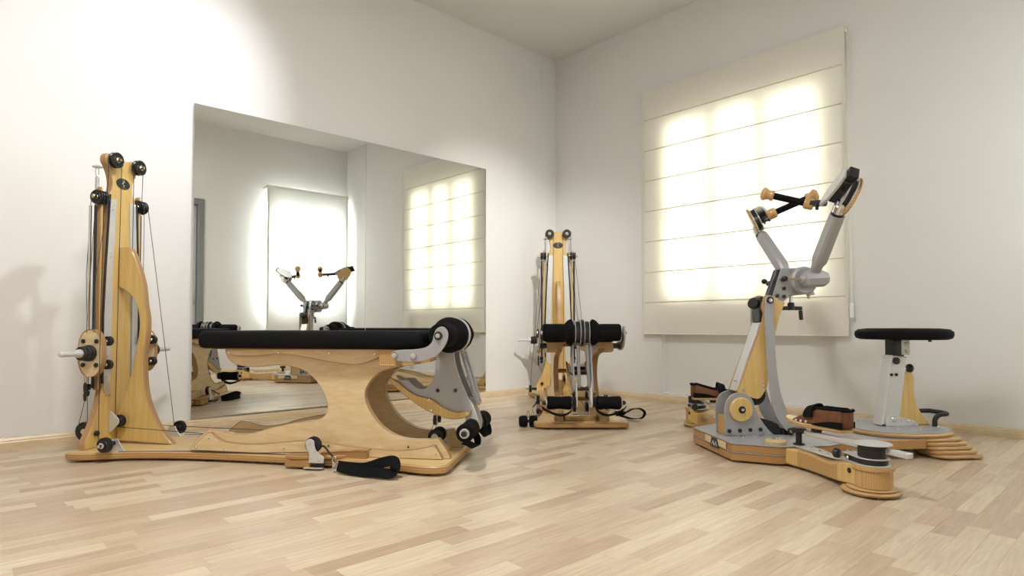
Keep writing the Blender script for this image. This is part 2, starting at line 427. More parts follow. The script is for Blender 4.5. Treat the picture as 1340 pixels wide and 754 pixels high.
for i, (x, y, k) in enumerate(spots):
    q = project((x, y, 0))
    if q and -120 < q[0] < 1460 and q[1] < 800: vis.append((q[2], i))
vis.sort(); near = {i for _, i in vis[:298]}
for m_ in strip_me: m_.materials.append(MATS['floor_strip'])
far = bmesh.new()
for i, (x, y, k) in enumerate(spots):
    if i in near:
        o = bpy.data.objects.new('floor_strip', strip_me[k]); COL.objects.link(o); o.location = (x, y, 0); o.parent = fl
    else:
        x1, y1, c = LENS[k]/2-GAP, SW/2-GAP, 0.0003
        s4 = ((-1, -1), (1, -1), (1, 1), (-1, 1))
        mi = [far.verts.new((x+sx*x1, y+sy*y1, -0.0098)) for sx, sy in s4]
        hi = [far.verts.new((x+sx*(x1-c), y+sy*(y1-c), 0)) for sx, sy in s4]
        for q in range(4): far.faces.new((mi[q-1], mi[q], hi[q], hi[q-1]))
        far.faces.new(hi)
fs = from_bm('floor_strips_beyond', far, 'floor_strip_far', fl); fs['kind'] = 'stuff'

# ---- window in the right wall (behind the blind)
def window(name, axis, a0, a1, z0, z1, d, sgn, cols, rows_):
    """casement window; axis 'y' -> in the right wall at x=d, axis 'x' -> in the rear wall at y=d"""
    w = struct(empty(name))
    def bx(nm, u0, u1, v0, v1, t0, t1, mat, par, bev=0.004):
        if axis == 'y': return box(nm, d+min(sgn*t0, sgn*t1), d+max(sgn*t0, sgn*t1), u0, u1, v0, v1, mat, par, bev)
        return box(nm, u0, u1, d+min(sgn*t0, sgn*t1), d+max(sgn*t0, sgn*t1), v0, v1, mat, par, bev)
    fw = 0.07
    bm_parts = [(a0, a1, z0, z0+fw), (a0, a1, z1-fw, z1), (a0, a0+fw, z0+fw, z1-fw), (a1-fw, a1, z0+fw, z1-fw)]
    for p in bm_parts: bx('window_frame', *p, 0, 0.06, 'sill_paint', w)
    cw = (a1-a0-2*fw)/cols; rh = (z1-z0-2*fw)/rows_
    for i in range(1, cols): bx('mullion', a0+fw+cw*i-0.05, a0+fw+cw*i+0.05, z0+fw, z1-fw, 0, 0.06, 'sill_paint', w)
    for j in range(1, rows_):
        for i in range(cols):
            bx('glazing_bar', a0+fw+cw*i+(0.05 if i else 0), a0+fw+cw*(i+1)-(0.05 if i < cols-1 else 0), z0+fw+rh*j-0.02, z0+fw+rh*j+0.02, 0.01, 0.05, 'sill_paint', w)
    for j in range(rows_):
        for i in range(cols):
            bx('pane', a0+fw+cw*i+(0.05 if i else 0), a0+fw+cw*(i+1)-(0.05 if i < cols-1 else 0), z0+fw+rh*j+(0.02 if j else 0), z0+fw+rh*(j+1)-(0.02 if j < rows_-1 else 0), 0.028, 0.032, 'window_glass', w, 0)
    return w
window('window_1', 'y', WIN[0]+0.03, WIN[1]-0.03, WIN[2], WIN[3], XR+0.075, 1, 3, 2)
window('window_2', 'x', RWIN[0], RWIN[1], RWIN[2], RWIN[3], YB-0.10, -1, 2, 2)
struct(box('trim_2', XR+0.002, XR+0.074, WIN[0], WIN[1]-0.01, WIN[2]-0.03, WIN[2]-0.001, 'sill_paint', bev=0.004))   # sill

# ---- roman blinds
def roman_blind(name, axis, a0, a1, z0, z1, d, sgn, seams, mat, label):
    """cloth hanging at distance d; seams = heights of the sewn-in battens; sgn = side that faces the room"""
    t = empty(name, ((d, (a0+a1)/2, z0) if axis == 'y' else ((a0+a1)/2, d, z0)))
    base = Vector(t.location)
    def pt(u, off, z): return Vector((sgn*off, u-base.y, z-base.z)) if axis == 'y' else Vector((u-base.x, sgn*off, z-base.z))
    zs = sorted([z0]+seams+[z1]); bm = bmesh.new(); grid = []
    hts = []
    for za, zb in zip(zs, zs[1:]):
        for k in range(8): hts.append((za+(zb-za)*k/8, math.sin(math.pi*k/8)))
    hts.append((z1, 0)); NU = 14
    for z, b in hts:
        grid.append([bm.verts.new(pt(a0+(a1-a0)*i/NU, 0.006*b*(0.8+0.2*math.sin(i*1.3+z*3)), z)) for i in range(NU+1)])
    for r0, r1 in zip(grid, grid[1:]):
        for i in range(NU): bm.faces.new((r0[i], r0[i+1], r1[i+1], r1[i]))
    me = bpy.data.meshes.new('fabric'); bm.to_mesh(me); bm.free(); link('fabric', me, mat, t, 60)
    for z in seams:
        tube('batten', [pt(a0+0.02, 0.001, z), pt(a1-0.02, 0.001, z)], 0.0045, 'blind_seam', t, 6)
    tube('bottom_bar', [pt(a0+0.004, 0, z0+0.004), pt(a1-0.004, 0, z0+0.004)], 0.007, 'blind_hem', t, 8)
    for u in (a0+0.012, a1-0.012):
        ribbon('side_hem', [pt(u, 0.002, z0+0.01), pt(u, 0.004, (z0+z1)/2), pt(u, 0.002, z1-0.01)], (Vector((0, 1, 0)) if axis == 'y' else Vector((1, 0, 0)))[:], 0.024, 0.002, mat, t, 2)
    c = [pt(a0, -0.035, z1-0.03), pt(a1, -0.005, z1+0.002)]
    lo = Vector([min(c[0][i], c[1][i]) for i in range(3)]); hi = Vector([max(c[0][i], c[1][i]) for i in range(3)])
    box('head_rail', lo.x, hi.x, lo.y, hi.y, lo.z, hi.z, 'blind_hem', t, 0.003)
    return t, pt
SEAMS = [2.44, 2.17, 1.905, 1.64, 1.375, 1.11, 0.85]
rb, pt = roman_blind('roman_blind', 'y', 1.49, 3.145, 0.574, 2.703, XR-0.045, -1, SEAMS, 'blind_fabric', '')
tag(rb, 'cream fabric roman blind glowing with daylight, sewn horizontal battens, on the wall beside the corner', 'blind')
tube('pull_chain', [pt(1.478, 0.0, 2.69), pt(1.474, 0.004, 1.6), pt(1.478, 0.0, 0.80)], 0.0022, 'blind_hem', rb, 6)
tube('pull_chain', [pt(1.466, 0.0, 2.69), pt(1.464, 0.004, 1.6), pt(1.466, 0.0, 0.80)], 0.0022, 'blind_hem', rb, 6)
c0 = pt(1.472, 0.0, 0.80)
box('chain_weight', c0.x-0.008, c0.x+0.008, c0.y-0.012, c0.y+0.012, c0.z-0.10, c0.z, 'sill_paint', rb, 0.004)
rb2, pt2 = roman_blind('roman_blind', 'x', 3.26, 4.47, 0.55, 2.60, YB+0.17, 1, [], 'blind_fabric_white', '')
tag(rb2, 'plain white blind with light leaking round its edges, seen in the mirror', 'blind')
for u in (3.27, 4.48):
    p = pt2(u, -0.05, 2.585); box('wall_bracket', p.x-0.01, p.x+0.01, p.y-0.119, p.y+0.035, p.z-0.01, p.z+0.01, 'blind_hem', rb2, 0.002)

# ---- door in the rear wall (seen in the mirror)
dr = struct(empty('door_1', ((DOOR[0]+DOOR[1])/2, YB, 0)))
hw = (DOOR[1]-DOOR[0])/2
for s in (-1, 1): box('door_frame', s*hw-0.045 if s > 0 else -hw-0.035, s*hw+0.035 if s > 0 else -hw+0.045, -0.10, 0.025, 0, DOOR[2]+0.035, 'door_metal', dr, 0.004)
box('door_frame', -hw+0.045, hw-0.045, -0.10, 0.025, DOOR[2]-0.045, DOOR[2]+0.035, 'door_metal', dr, 0.004)
box('door_leaf', -hw+0.05, hw-0.05, -0.07, -0.025, 0.008, DOOR[2]-0.05, 'door_panel', dr, 0.003)
cyl('door_handle', 0.010, (hw-0.11, -0.02, 1.02), (hw-0.11, 0.04, 1.02), 'chrome', dr, 12)
cyl('door_handle', 0.009, (hw-0.11, 0.035, 1.02), (hw-0.23, 0.035, 1.02), 'chrome', dr, 12)

# ---- wall mirror: two frameless panels
for i, (x0, x1, dl, lab) in enumerate(((1.169, 2.385, -0.35, 'tall frameless mirror panel with a rear blind and door reflected in it'),
                                       (2.387, 3.600, 0.10, 'tall frameless mirror panel at the end of the wall towards the corner'))):
    L_ = x1-x0
    mm = empty('wall_mirror', ((x0+x1)/2, YM-0.0145, 0.066), math.radians(dl))
    tag(mm, lab, 'mirror')
    b = 0.012
    ext('glass', rect(-L_/2, L_/2, 0, 1.998), 'xz', -0.006, 0.0, ['mirror_silver'], mm, bev=0.003, angle=5)
    box('backing', -L_/2+0.02, L_/2-0.02, 0.0005, 0.006, 0.02, 1.978, 'dark_plate', mm, 0)

# ---- ceiling lights (spotlights, plus an added fill dome, above the picture)
def spot_lamp(loc, target, power, cone, blend, label, color, rad=0.05):
    t = empty('ceiling_spotlight', (loc[0], loc[1], ZC)); tag(t, label, 'spotlight')
    dz = loc[2]-ZC; d = (Vector(target)-Vector(loc)).normalized()
    cyl('canopy', 0.06, (0, 0, -0.03), (0, 0, -0.0005), 'lamp_white', t)
    cyl('stem', 0.010, (0, 0, dz), (0, 0, -0.028), 'lamp_white', t, 10)
    c = Vector((0, 0, dz))
    lathe('lamp_head', [(0, -0.10), (0.035, -0.10), (0.05, -0.06), (0.062, 0.05), (0.058, 0.05), (0.045, -0.055), (0, -0.055)], c, d, 'lamp_white', t, 24)
    lathe('lens', [(0, -0.03), (0.047, -0.03), (0.047, -0.025), (0, -0.025)], c, d, 'lamp_glow', t, 24)
    l = bpy.data.lights.new('spot', 'SPOT'); l.energy = power; l.spot_size = math.radians(cone); l.spot_blend = blend; l.shadow_soft_size = rad; l.color = color
    o = bpy.data.objects.new('spot_light', l); COL.objects.link(o); o.parent = t; o.location = c+d*0.07
    o.rotation_euler = d.to_track_quat('-Z', 'Y').to_euler()
spot_lamp((1.95, 2.55, 3.15), (0.66, 4.22, 1.95), 135, 66, 1.0, 'white ceiling spotlight aimed at the wall behind the pulley tower', (0.92, 0.96, 1.0))
spot_lamp((2.6, 1.5, 3.15), (3.72, 4.0, 1.0), 270, 50, 1.0, 'white ceiling spotlight aimed at the corner beside the mirror', (1.0, 0.98, 0.95))
def dome(loc, power):  # added ceiling fixture, out of view, for general fill light
    t = empty('added_fill_dome', (loc[0], loc[1], ZC))
    cyl('lamp_base', 0.24, (0, 0, -0.03), (0, 0, -0.0005), 'lamp_white', t, 32)
    lathe('diffuser', [(0.23, -0.03), (0.22, -0.06), (0.17, -0.09), (0.09, -0.105), (0, -0.11)], (0, 0, 0), (0, 0, 1), 'lamp_glow', t, 32)
    l = bpy.data.lights.new('lamp', 'AREA'); l.shape = 'DISK'; l.size = 0.45; l.energy = power; l.color = (1.0, 0.985, 0.965)
    o = bpy.data.objects.new('fill_light', l); COL.objects.link(o); o.parent = t; o.location = (0, 0, -0.12)
    return t
tag(dome((0.45, 1.5), 62), 'round white ceiling dome added out of view as fill light for the room', 'ceiling lamp')

# ================================================================== PULLEY TOWER WITH BENCH  (local x: tower -> bench head, y: across, z: up)
def ray(u, v):
    x = (u-PX)/F_PX; y = -(v-PY)/F_PX
    return Vector((x, cp - y*sp, sp + y*cp))
class Frame:
    """local frame of a machine standing on the floor; measures outlines in one of its own upright planes"""
    def __init__(s, o, ang):
        a = math.radians(ang); s.o = Vector((o[0], o[1], 0)); s.x = Vector((math.cos(a), math.sin(a), 0)); s.y = Vector((-math.sin(a), math.cos(a), 0))
        wx = W(s.x); s.rz = math.atan2(wx.y, wx.x); s.loc = W(s.o)
    def at(s, u, v, y):
        d = ray(u, v); o = Vector((0, 0, CAM_H)); t = (s.o + s.y*y - o).dot(s.y) / d.dot(s.y); p = o + d*t - s.o
        return (p.dot(s.x), p.z)
FA = Frame((-2.030, 3.198), -8.0)
def outl(fr, pts, y, off=(0, 0), sc=1.0, k=3, z0=None):
    out = []
    for p in pts:
        q = fr.at(off[0]+p[0]*sc, off[1]+p[1]*sc, y)
        if z0 is not None and q[1] < z0: q = (q[0], z0)
        out.append((*q, p[2]) if len(p) > 2 else q)
    return smooth(out, k)
C3 = ((240, 400), 0.3182); C4 = ((430, 400), 0.3184); Z7 = ((360, 550), 0.1269); Z6 = ((500, 500), 0.1724)

def wheel(name, c, axis, r, w, parent, hub='chrome', groove=True, hubr=0.3):
    """pulley wheel with rims, groove and hub"""
    h = w/2; g = r*0.78 if groove else r*0.97
    o = lathe(name, [(0, -h), (r*0.55, -h), (r*0.60, -h*0.8), (r*0.9, -h*0.8), (r*0.96, -h), (r, -h*0.7), (r*0.97, -h*0.45), (g, -h*0.1), (g, h*0.1), (r*0.97, h*0.45),
                     (r, h*0.7), (r*0.96, h), (r*0.9, h*0.8), (r*0.60, h*0.8), (r*0.55, h), (0, h)], c, axis, 'black_plastic', parent, 28)
    a = Vector(axis).normalized(); c = Vector(c)
    cyl('hub', r*hubr, c-a*(h+0.004), c+a*(h+0.004), hub, o, 14, 0.002)
    return o
def knob(name, p, axis, r, parent, h=None):
    h = h or r*1.2
    return lathe(name, [(0, 0), (r*0.6, 0), (r, h*0.25), (r, h*0.8), (r*0.75, h), (0, h)], p, axis, 'black_plastic', parent, 14)

def build_tower():
    T = empty('pulley_tower_bench')
    # --- base plate
    half = [(-0.062, 0.0, 1), (-0.062, 0.235), (-0.045, 0.268), (0.02, 0.274), (0.10, 0.252), (0.22, 0.205), (0.40, 0.176), (0.60, 0.168), (0.80, 0.176), (1.0, 0.190), (1.3, 0.222),
            (1.56, 0.262), (1.68, 0.296), (1.745, 0.302), (1.79, 0.285), (1.808, 0.235), (1.808, 0.0, 1)]
    pl = smooth(half, 3, False); pl = pl + [(x, -y) for x, y in reversed(pl[1:-1])]
    base = ext('base_plate', pl, 'xy', 0.010, 0.046, ['birch_flat', 'edge_z'], T, 0.008)
    for x, y in ((0.0, 0.2), (0.0, -0.2), (0.6, 0.13), (0.6, -0.13), (1.72, 0.25), (1.72, -0.25)):
        cyl('rubber_foot', 0.022, (x, y, 0), (x, y, 0.0115), 'black_rubber', base, 12, 0.002)
    # raised round step at the head
    st = [(1.40, -0.105), (1.66, -0.108), (1.72, -0.09), (1.745, -0.05), (1.75, 0), (1.745, 0.05), (1.72, 0.09), (1.66, 0.108), (1.40, 0.105)]
    ext('step_plate', smooth(st, 3), 'xy', 0.046, 0.074, ['birch_flat', 'edge_z'], T, 0.004)
    # --- side panels
    pan = [(294, 457, 1), (295.7, 465), (303.6, 474.8), (322.7, 480.2), (345, 479.5), (367, 478), (389.6, 482), (405.5, 490.7), (418.2, 505), (426, 521), (428.4, 533.6), (424.6, 543.8),
           (413.4, 549.6), (392.7, 552.7), (373.6, 556), (351.4, 560.7), (335.5, 566), (319.5, 568.6), (303.6, 568), (287.7, 563.9), (273.4, 561.6, 1), (259, 573.4), (247, 587.7, 1), (247, 590.6, 1),
           (590, 604.5, 1), (584, 588), (574, 574, 1), (556.9, 575.3), (534.5, 574.5), (517, 569.8), (500, 558.6), (487.3, 543.3), (479.4, 527.4), (477.8, 514.6), (481, 505), (488.9, 494),
           (498.5, 486.6), (516, 481.2), (538, 478), (557.4, 473.9), (571, 467.5, 1), (572, 457, 1)]
    P = outl(FA, pan, -0.15, z0=0.046)
    up = [(294, 457.3, 1), (297, 461), (304, 464.5), (313, 466), (335.5, 466), (361, 463.7), (383, 465), (415, 470.6), (430, 473.5), (449, 476.4), (468, 477.4), (487, 471.6), (503, 463.7), (511, 457.3, 1)]
    U = outl(FA, up, -0.175)
    lo = [(249, 589, 1), (261, 576), (273, 566), (280, 571), (292, 577.5), (310, 580.5), (335, 581.5), (360, 579.8), (394, 576.9), (414.6, 577.3), (448.8, 583.2), (486.9, 588), (520, 590), (545, 588), (569, 582.8, 1), (574, 591), (580, 605, 1), (400, 598, 1)]
    Lw = outl(FA, lo, -0.172, z0=0.0465)
    for s in (-1, 1):
        pn = ext('side_panel', P, 'xz', s*0.150 if s > 0 else -0.150, s*0.115 if s > 0 else -0.115, ['birch', 'edge_y'], T, 0.003)
        ub = ext('rail_board', U, 'xz', s*0.1755, s*0.1505, ['birch', 'edge_y'], pn, 0.003)
        lb = ext('foot_board', Lw, 'xz', s*0.1725, s*0.1505, ['birch', 'edge_y'], pn, 0.003)
        for x, z in ((0.72, 0.522), (0.97, 0.522), (1.22, 0.522), (1.44, 0.518)): bolt('screw', (x, s*0.1755, z), (0, s, 0), 0.006, ub)
        for x, z in ((0.555, 0.068), (0.62, 0.115), (0.70, 0.062), (1.0, 0.075), (1.22, 0.095), (1.42, 0.085), (1.60, 0.10), (1.715, 0.11), (1.73, 0.07)): bolt('screw', (x, s*0.1725, z), (0, s, 0), 0.006, lb)
        ext('cleat', smooth([(1.475, 0.5405, 1), (1.475, 0.472, 1), (1.53, 0.470), (1.60, 0.472), (1.66, 0.478), (1.712, 0.486, 1), (1.712, 0.5405, 1)], 3), 'xz', s*0.1505, s*0.212, ['lam_x', 'lam_y'], T, 0.004)
    for x0, z0 in ((0.86, 0.47), (1.29, 0.30), (1.27, 0.10)):
        cyl('cross_bar', 0.014, (x0+0.03 if x0 < 1 else x0, -0.1155, z0+0.03), (x0+0.03 if x0 < 1 else x0, 0.1155, z0+0.03), 'edge_y', T, 14)
    # --- bench pad
    bm = bmesh.new(); bm_box(bm, 0.588, 1.685, -0.235, 0.235, 0.5415, 0.6245, 0.030, 4)
    from_bm('bench_pad', bm, 'black_vinyl', T, 40)
    box('bench_board', 0.66, 1.66, -0.205, 0.205, 0.5385, 0.5475, 'edge_z', T, 0.002)
    # --- bench head: brackets, axle, rollers
    AX = (1.764, 0.605)
    br = [(256, 205), (262, 191), (290, 183), (350, 180), (398, 172), (424, 150), (432, 120), (443, 96), (465, 86), (484, 98), (491, 125), (480, 162), (450, 200), (410, 222), (360, 232), (300, 230), (266, 220)]
    Bk = outl(FA, br, -0.27, *C4)
    for s in (-1, 1):
        b = ext('bracket_plate', Bk, 'xz', s*0.270, s*0.262, ['grey_powder'], T, 0.002)
        for q in ((272, 205), (350, 207)):
            x, z = FA.at(430+q[0]*0.3184, 400+q[1]*0.3184, -0.27)
            bolt('bolt', (x, s*0.270, z), (0, s, 0), 0.015, b, 'chrome', 0.012)
            cyl('spacer', 0.016, (x, s*0.2125, z), (x, s*0.262, z), 'black_plastic', b, 14)
        cyl('bolt_washer', 0.019, (AX[0], s*0.270, AX[1]), (AX[0], s*0.276, AX[1]), 'black_rubber', b, 18)
        bolt('bolt', (AX[0], s*0.276, AX[1]), (0, s, 0), 0.012, b, 'chrome', 0.012)
        lathe('roller', [(0, 0.098), (0.050, 0.098), (0.054, 0.103), (0.055, 0.15), (0.055, 0.235), (0.050, 0.245), (0, 0.247)], (AX[0], 0, AX[1]), (0, s, 0), 'black_foam', T, 32)
        lathe('roller_collar', [(0, 0.056), (0.072, 0.056), (0.083, 0.064), (0.084, 0.074), (0.074, 0.092), (0.052, 0.112), (0, 0.112)], (AX[0], 0, AX[1]), (0, s, 0), 'black_foam', T, 32)
    cyl('axle', 0.014, (AX[0], -0.262, AX[1]), (AX[0], 0.262, AX[1]), 'chrome', T, 14)
    lathe('centre_drum', [(0, -0.054), (0.050, -0.054), (0.050, 0.054), (0, 0.054)], (AX[0], 0, AX[1]), (0, 1, 0), 'black_plastic', T, 28)
    for y, r_ in ((-0.044, 0.076), (-0.012, 0.086), (0.012, 0.086), (0.044, 0.076)):
        lathe('drum_rim', [(r_-0.005, y-0.0018), (r_-0.001, y-0.0018), (r_, y), (r_-0.001, y+0.0018), (r_-0.005, y+0.0018), (r_-0.005, y-0.0018)], (AX[0], 0, AX[1]), (0, 1, 0), 'silver_white', T, 36)
    lathe('drum_core', [(0.05, -0.046), (0.0715, -0.046), (0.0715, -0.0138), (0.0815, -0.0138), (0.0815, 0.0138), (0.0715, 0.0138), (0.0715, 0.046), (0.05, 0.046)], (AX[0], 0, AX[1]), (0, 1, 0), 'black_plastic', T, 30)
    # --- swing arm hanging under the head
    gp = [(452, 165, 1), (512, 165, 1), (520, 235), (533, 280), (548, 320), (565, 360), (580, 400), (588, 428), (580, 442), (560, 442), (520, 437), (470, 417), (430, 388), (400, 378), (360, 368), (320, 343),
          (290, 318), (266, 304, 1), (328, 305, 1), (345, 325), (370, 342), (400, 338), (425, 312), (437, 275), (440, 235)]
    G = outl(FA, gp, -0.06, *C4)
    ws = [(245, 302), (249, 294), (268, 303), (290, 318), (320, 343), (360, 368), (400, 378), (430, 388), (470, 417), (520, 437), (565, 434), (582, 441), (575, 455), (530, 467), (480, 462), (400, 430), (330, 382), (270, 332)]
    Ws = outl(FA, ws, -0.07, *C4)
    for s in (-1, 1):
        g = ext('swing_plate', G, 'xz', s*0.060, s*0.052, ['grey_powder'], T, 0.002)
        for q in ((449, 349), (522, 349)):
            x, z = FA.at(430+q[0]*0.3184, 400+q[1]*0.3184, -0.06); knob('bolt_cap', (x, s*0.060, z), (0, s, 0), 0.008, g)
        wsh = ext('wooden_shoe', Ws, 'xz', s*0.073, s*0.0605, ['birch_upright', 'edge_y'], T, 0.003)
        for q in ((410, 388), (420, 430), (568, 445)):
            x, z = FA.at(430+q[0]*0.3184, 400+q[1]*0.3184, -0.07); bolt('screw', (x, s*0.073, z), (0, s, 0), 0.005, wsh)
    i0 = [FA.at(430+q[0]*0.3184, 400+q[1]*0.3184, -0.06) for q in ((300, 330), (449, 349), (540, 430))]
    for x, z in i0: cyl('spreader', 0.011, (x, -0.0525, z), (x, 0.0525, z), 'black_plastic', T, 12)
    # springs
    s0 = FA.at(605, 458, -0.03); s1 = FA.at(625, 531, -0.03)
    for s in (-1, 1):
        y = s*0.029
        sp_ = helix('spring', (s0[0], y, s0[1]-0.012), (s1[0], y, s1[1]+0.012), 0.0085, 0.0026, 44, 'grey_powder', T)
        for a, b in ((s0, 0.02), (s1, -0.02)):
            tube('spring_hook', [(a[0]+0.006*math.cos(t), y+0.000+0.008*math.sin(t), a[1]-(b*0.2)+0.010*math.cos(t)) for t in [i*math.pi/6 for i in range(12)]], 0.0022, 'brass', sp_, 6, True)
    # foot rollers at the lower end
    FX, FZ = 1.872, 0.176
    for s in (-1, 1):
        tip = FA.at(614, 541, -0.06)
        lk = ext('roller_link', smooth([(tip[0]-0.03, tip[1]+0.05), (tip[0]+0.004, tip[1]+0.055), (FX+0.024, FZ+0.03), (FX+0.02, FZ-0.022), (FX-0.014, FZ-0.026), (FX-0.03, FZ+0.01)], 4), 'xz', s*0.049, s*0.040, ['silver_white'], T, 0.002)
        wheel('clamp_wheel', (FX-0.004, s*0.062, FZ+0.004), (0, 1, 0), 0.036, 0.020, lk)
        rl = lathe('foot_roller', [(0, 0.078), (0.036, 0.078), (0.041, 0.086), (0.041, 0.10), (0.037, 0.15), (0.041, 0.20), (0.041, 0.217), (0.035, 0.226), (0, 0.226)], (FX, 0, FZ), (0, s, 0), 'black_foam', T, 28)
        lathe('end_washer', [(0, 0.2265), (0.022, 0.2265), (0.022, 0.233), (0, 0.233)], (FX, 0, FZ), (0, s, 0), 'silver_white', rl, 20)
        lathe('end_cap', [(0, 0.2335), (0.013, 0.2335), (0.014, 0.242), (0.010, 0.255), (0, 0.258)], (FX, 0, FZ), (0, s, 0), 'black_plastic', rl, 16)
        cyl('roller_axle', 0.010, (FX, s*0.036, FZ), (FX, s*0.078, FZ), 'chrome', rl, 12)
        ribbon('foot_strap', [(FX+0.010, s*0.070, FZ-0.020), (FX+0.030, s*0.085, FZ-0.050), (FX+0.036, s*0.13, FZ-0.070), (FX+0.034, s*0.18, FZ-0.064), (FX+0.020, s*0.232, FZ-0.042), (FX+0.004, s*0.255, FZ-0.030)],
               (1, 0, 0.5), 0.034, 0.004, 'black_webbing', rl)
    # --- pulleys on the step plate under the swing arm
    for s in (-1, 1):
        w_ = wheel('step_pulley', (1.690, s*0.040, 0.126), (0, 1, 0), 0.034, 0.016, T)
        ext('pulley_bracket', smooth([(1.655, 0.0745, 1), (1.725, 0.0745, 1), (1.712, 0.11), (1.700, 0.138), (1.680, 0.138), (1.668, 0.11)], 3), 'xz', s*0.056, s*0.0525, ['silver_white'], w_, 0.001)
        x, z = FA.at(430+437*0.3184, 400+455*0.3184, -0.04)
        tube('arm_cord', [(1.657, s*0.040, 0.128), (x-0.002, s*0.040, z-0.03)], 0.0016, 'cable_steel', w_, 6)
        lathe('cord_sleeve', [(0, 0), (0.008, 0), (0.010, 0.02), (0.007, 0.045), (0, 0.046)], (x, s*0.040, z-0.04), (0, 0, 1), 'black_rubber', w_, 10)
    box('pulley_shackle', 1.70, 1.722, -0.06, 0.06, 0.0745, 0.084, 'chrome', T, 0.003)
    # --- side pulleys on blocks beside the bench
    for s in (-1, 1):
        blk = ext('side_block', smooth([(1.045, 0.164, 1), (1.165, 0.150, 1), (1.30, 0.19), (1.30, 0.215), (1.165, 0.252), (1.05, 0.248)], 3), 'xy', 0.0465, 0.062, ['lam_z', 'lam_z'], T, 0.003)
        for v in blk.data.vertices: v.co.y *= s
        if s < 0: blk.data.flip_normals()
        b2 = box('side_block', 1.045, 1.165, min(s*0.2, s*0.252), max(s*0.2, s*0.252), 0.010, 0.0462, ['lam_z'], T, 0.004)
        ext('wedge_block', [(1.20, 0.0465), (1.415, 0.0465), (1.415, 0.083), (1.36, 0.083), (1.20, 0.070)], 'xz', s*0.178, s*0.205, ['lam_z', 'lam_z'], T, 0.003)
        wb = [(315, 235), (330, 205), (368, 195), (402, 220), (412, 285), (440, 332), (505, 385, 1), (500, 445, 1), (345, 440, 1), (352, 345), (325, 295)]
        Wb = outl(FA, wb, -0.262, *Z7)
        c = FA.at(408.2, 583, -0.262)
        w_ = wheel('side_pulley', (c[0], s*0.246, c[1]), (0, 1, 0), 0.0365, 0.022, T)
        br = ext('pulley_bracket', Wb, 'xz', s*0.2645, s*0.2605, ['silver_white'], T, 0.001)
        for q in ((362, 250), (413, 323), (375, 398), (452, 422)):
            x, z = FA.at(360+q[0]*0.1269, 550+q[1]*0.1269, -0.262); bolt('rivet', (x, s*0.2645, z), (0, s, 0), 0.0032, br)
        box('bracket_foot', 1.145, 1.232, min(s*0.246, s*0.270), max(s*0.246, s*0.270), 0.010, 0.0135, 'silver_white', br, 0.001)
        box('stop_block', 1.19, 1.235, min(s*0.244, s*0.2595), max(s*0.244, s*0.2595), 0.018, 0.046, 'black_rubber', br, 0.003)
        # cord along the base to the foot of the tower
        tube('base_cord', [(c[0]-0.01, s*0.246, c[1]-0.034), (0.85, s*0.218, 0.060), (0.55, s*0.214, 0.060), (0.20, s*0.235, 0.052)], 0.0016, 'cord_black', T, 6)
        ring = (1.300, s*0.290, 0.060)
        tube('cord_end', spline3([(c[0]+0.035, s*0.248, c[1]-0.008), (c[0]+0.055, s*0.256, c[1]-0.004), (c[0]+0.09, s*0.275, 0.083), (ring[0]-0.005, ring[1], ring[2]+0.012)], 4), 0.0045, 'black_rubber', T, 8)
        tube('snap_hook', [(ring[0]+0.007*math.sin(t), ring[1], ring[2]-0.004+0.020*math.cos(t)) for t in [i*math.pi/8 for i in range(16)]], 0.0028, 'chrome', T, 6, True)
        tube('snap_hook', [(ring[0]-0.001, ring[1]+0.010*math.sin(t), ring[2]-0.036+0.018*math.cos(t)) for t in [i*math.pi/8 for i in range(16)]], 0.0028, 'chrome', T, 6, True)

    # --- tower upright
    hw = [(0.0, 0.046, 1), (0.212, 0.046, 1), (0.212, 0.075), (0.196, 0.11), (0.168, 0.16), (0.140, 0.225), (0.120, 0.30), (0.113, 0.36), (0.116, 0.5), (0.1165, 0.70), (0.106, 0.95), (0.094, 1.16), (0.089, 1.30), (0.074, 1.335),
          (0.068, 1.37), (0.074, 1.41), (0.092, 1.45), (0.112, 1.478), (0.113, 1.505), (0.094, 1.525), (0.060, 1.522), (0.03, 1.512), (0.0, 1.51, 1)]
    h = smooth(hw, 3, False); brd = h + [(-y, z) for y, z in reversed(h[1:-1])]
    up_ = ext('tower_board', brd, 'yz', -0.040, -0.002, ['birch_upright', 'edge_x'], T, 0.004)
    def hwz(z):
        for (y0, z0), (y1, z1) in zip(h, h[1:]):
            if z0 <= z <= z1 and z1 > z0: return y0+(y1-y0)*(z-z0)/(z1-z0)
        return 0.1
    # fin in front
    fo = [(157.5, 324.4, 1), (170, 325), (179.5, 346), (187, 373), (189.5, 398), (192.6, 418), (191.5, 441), (188.3, 463), (188.7, 495), (193, 523.7), (204, 552), (216, 571), (226, 583.5, 1), (157, 577, 1), (157.5, 545, 1), (163, 517), (171.5, 488.7), (177.6, 457), (182, 431), (181, 409), (175, 392), (166, 382), (157, 376, 1)]
    fp = []
    for q in fo:
        x, z = FA.at(q[0], q[1], -0.018); x = max(x, -0.0015); z = max(z, 0.0465)
        if q[0] < 158: x = -0.0015
        fp.append((x, z, 1) if len(q) > 2 else (x, z))
    ext('tower_fin', smooth(fp, 3), 'xz', -0.018, 0.018, ['birch_upright', 'edge_y'], T, 0.004)
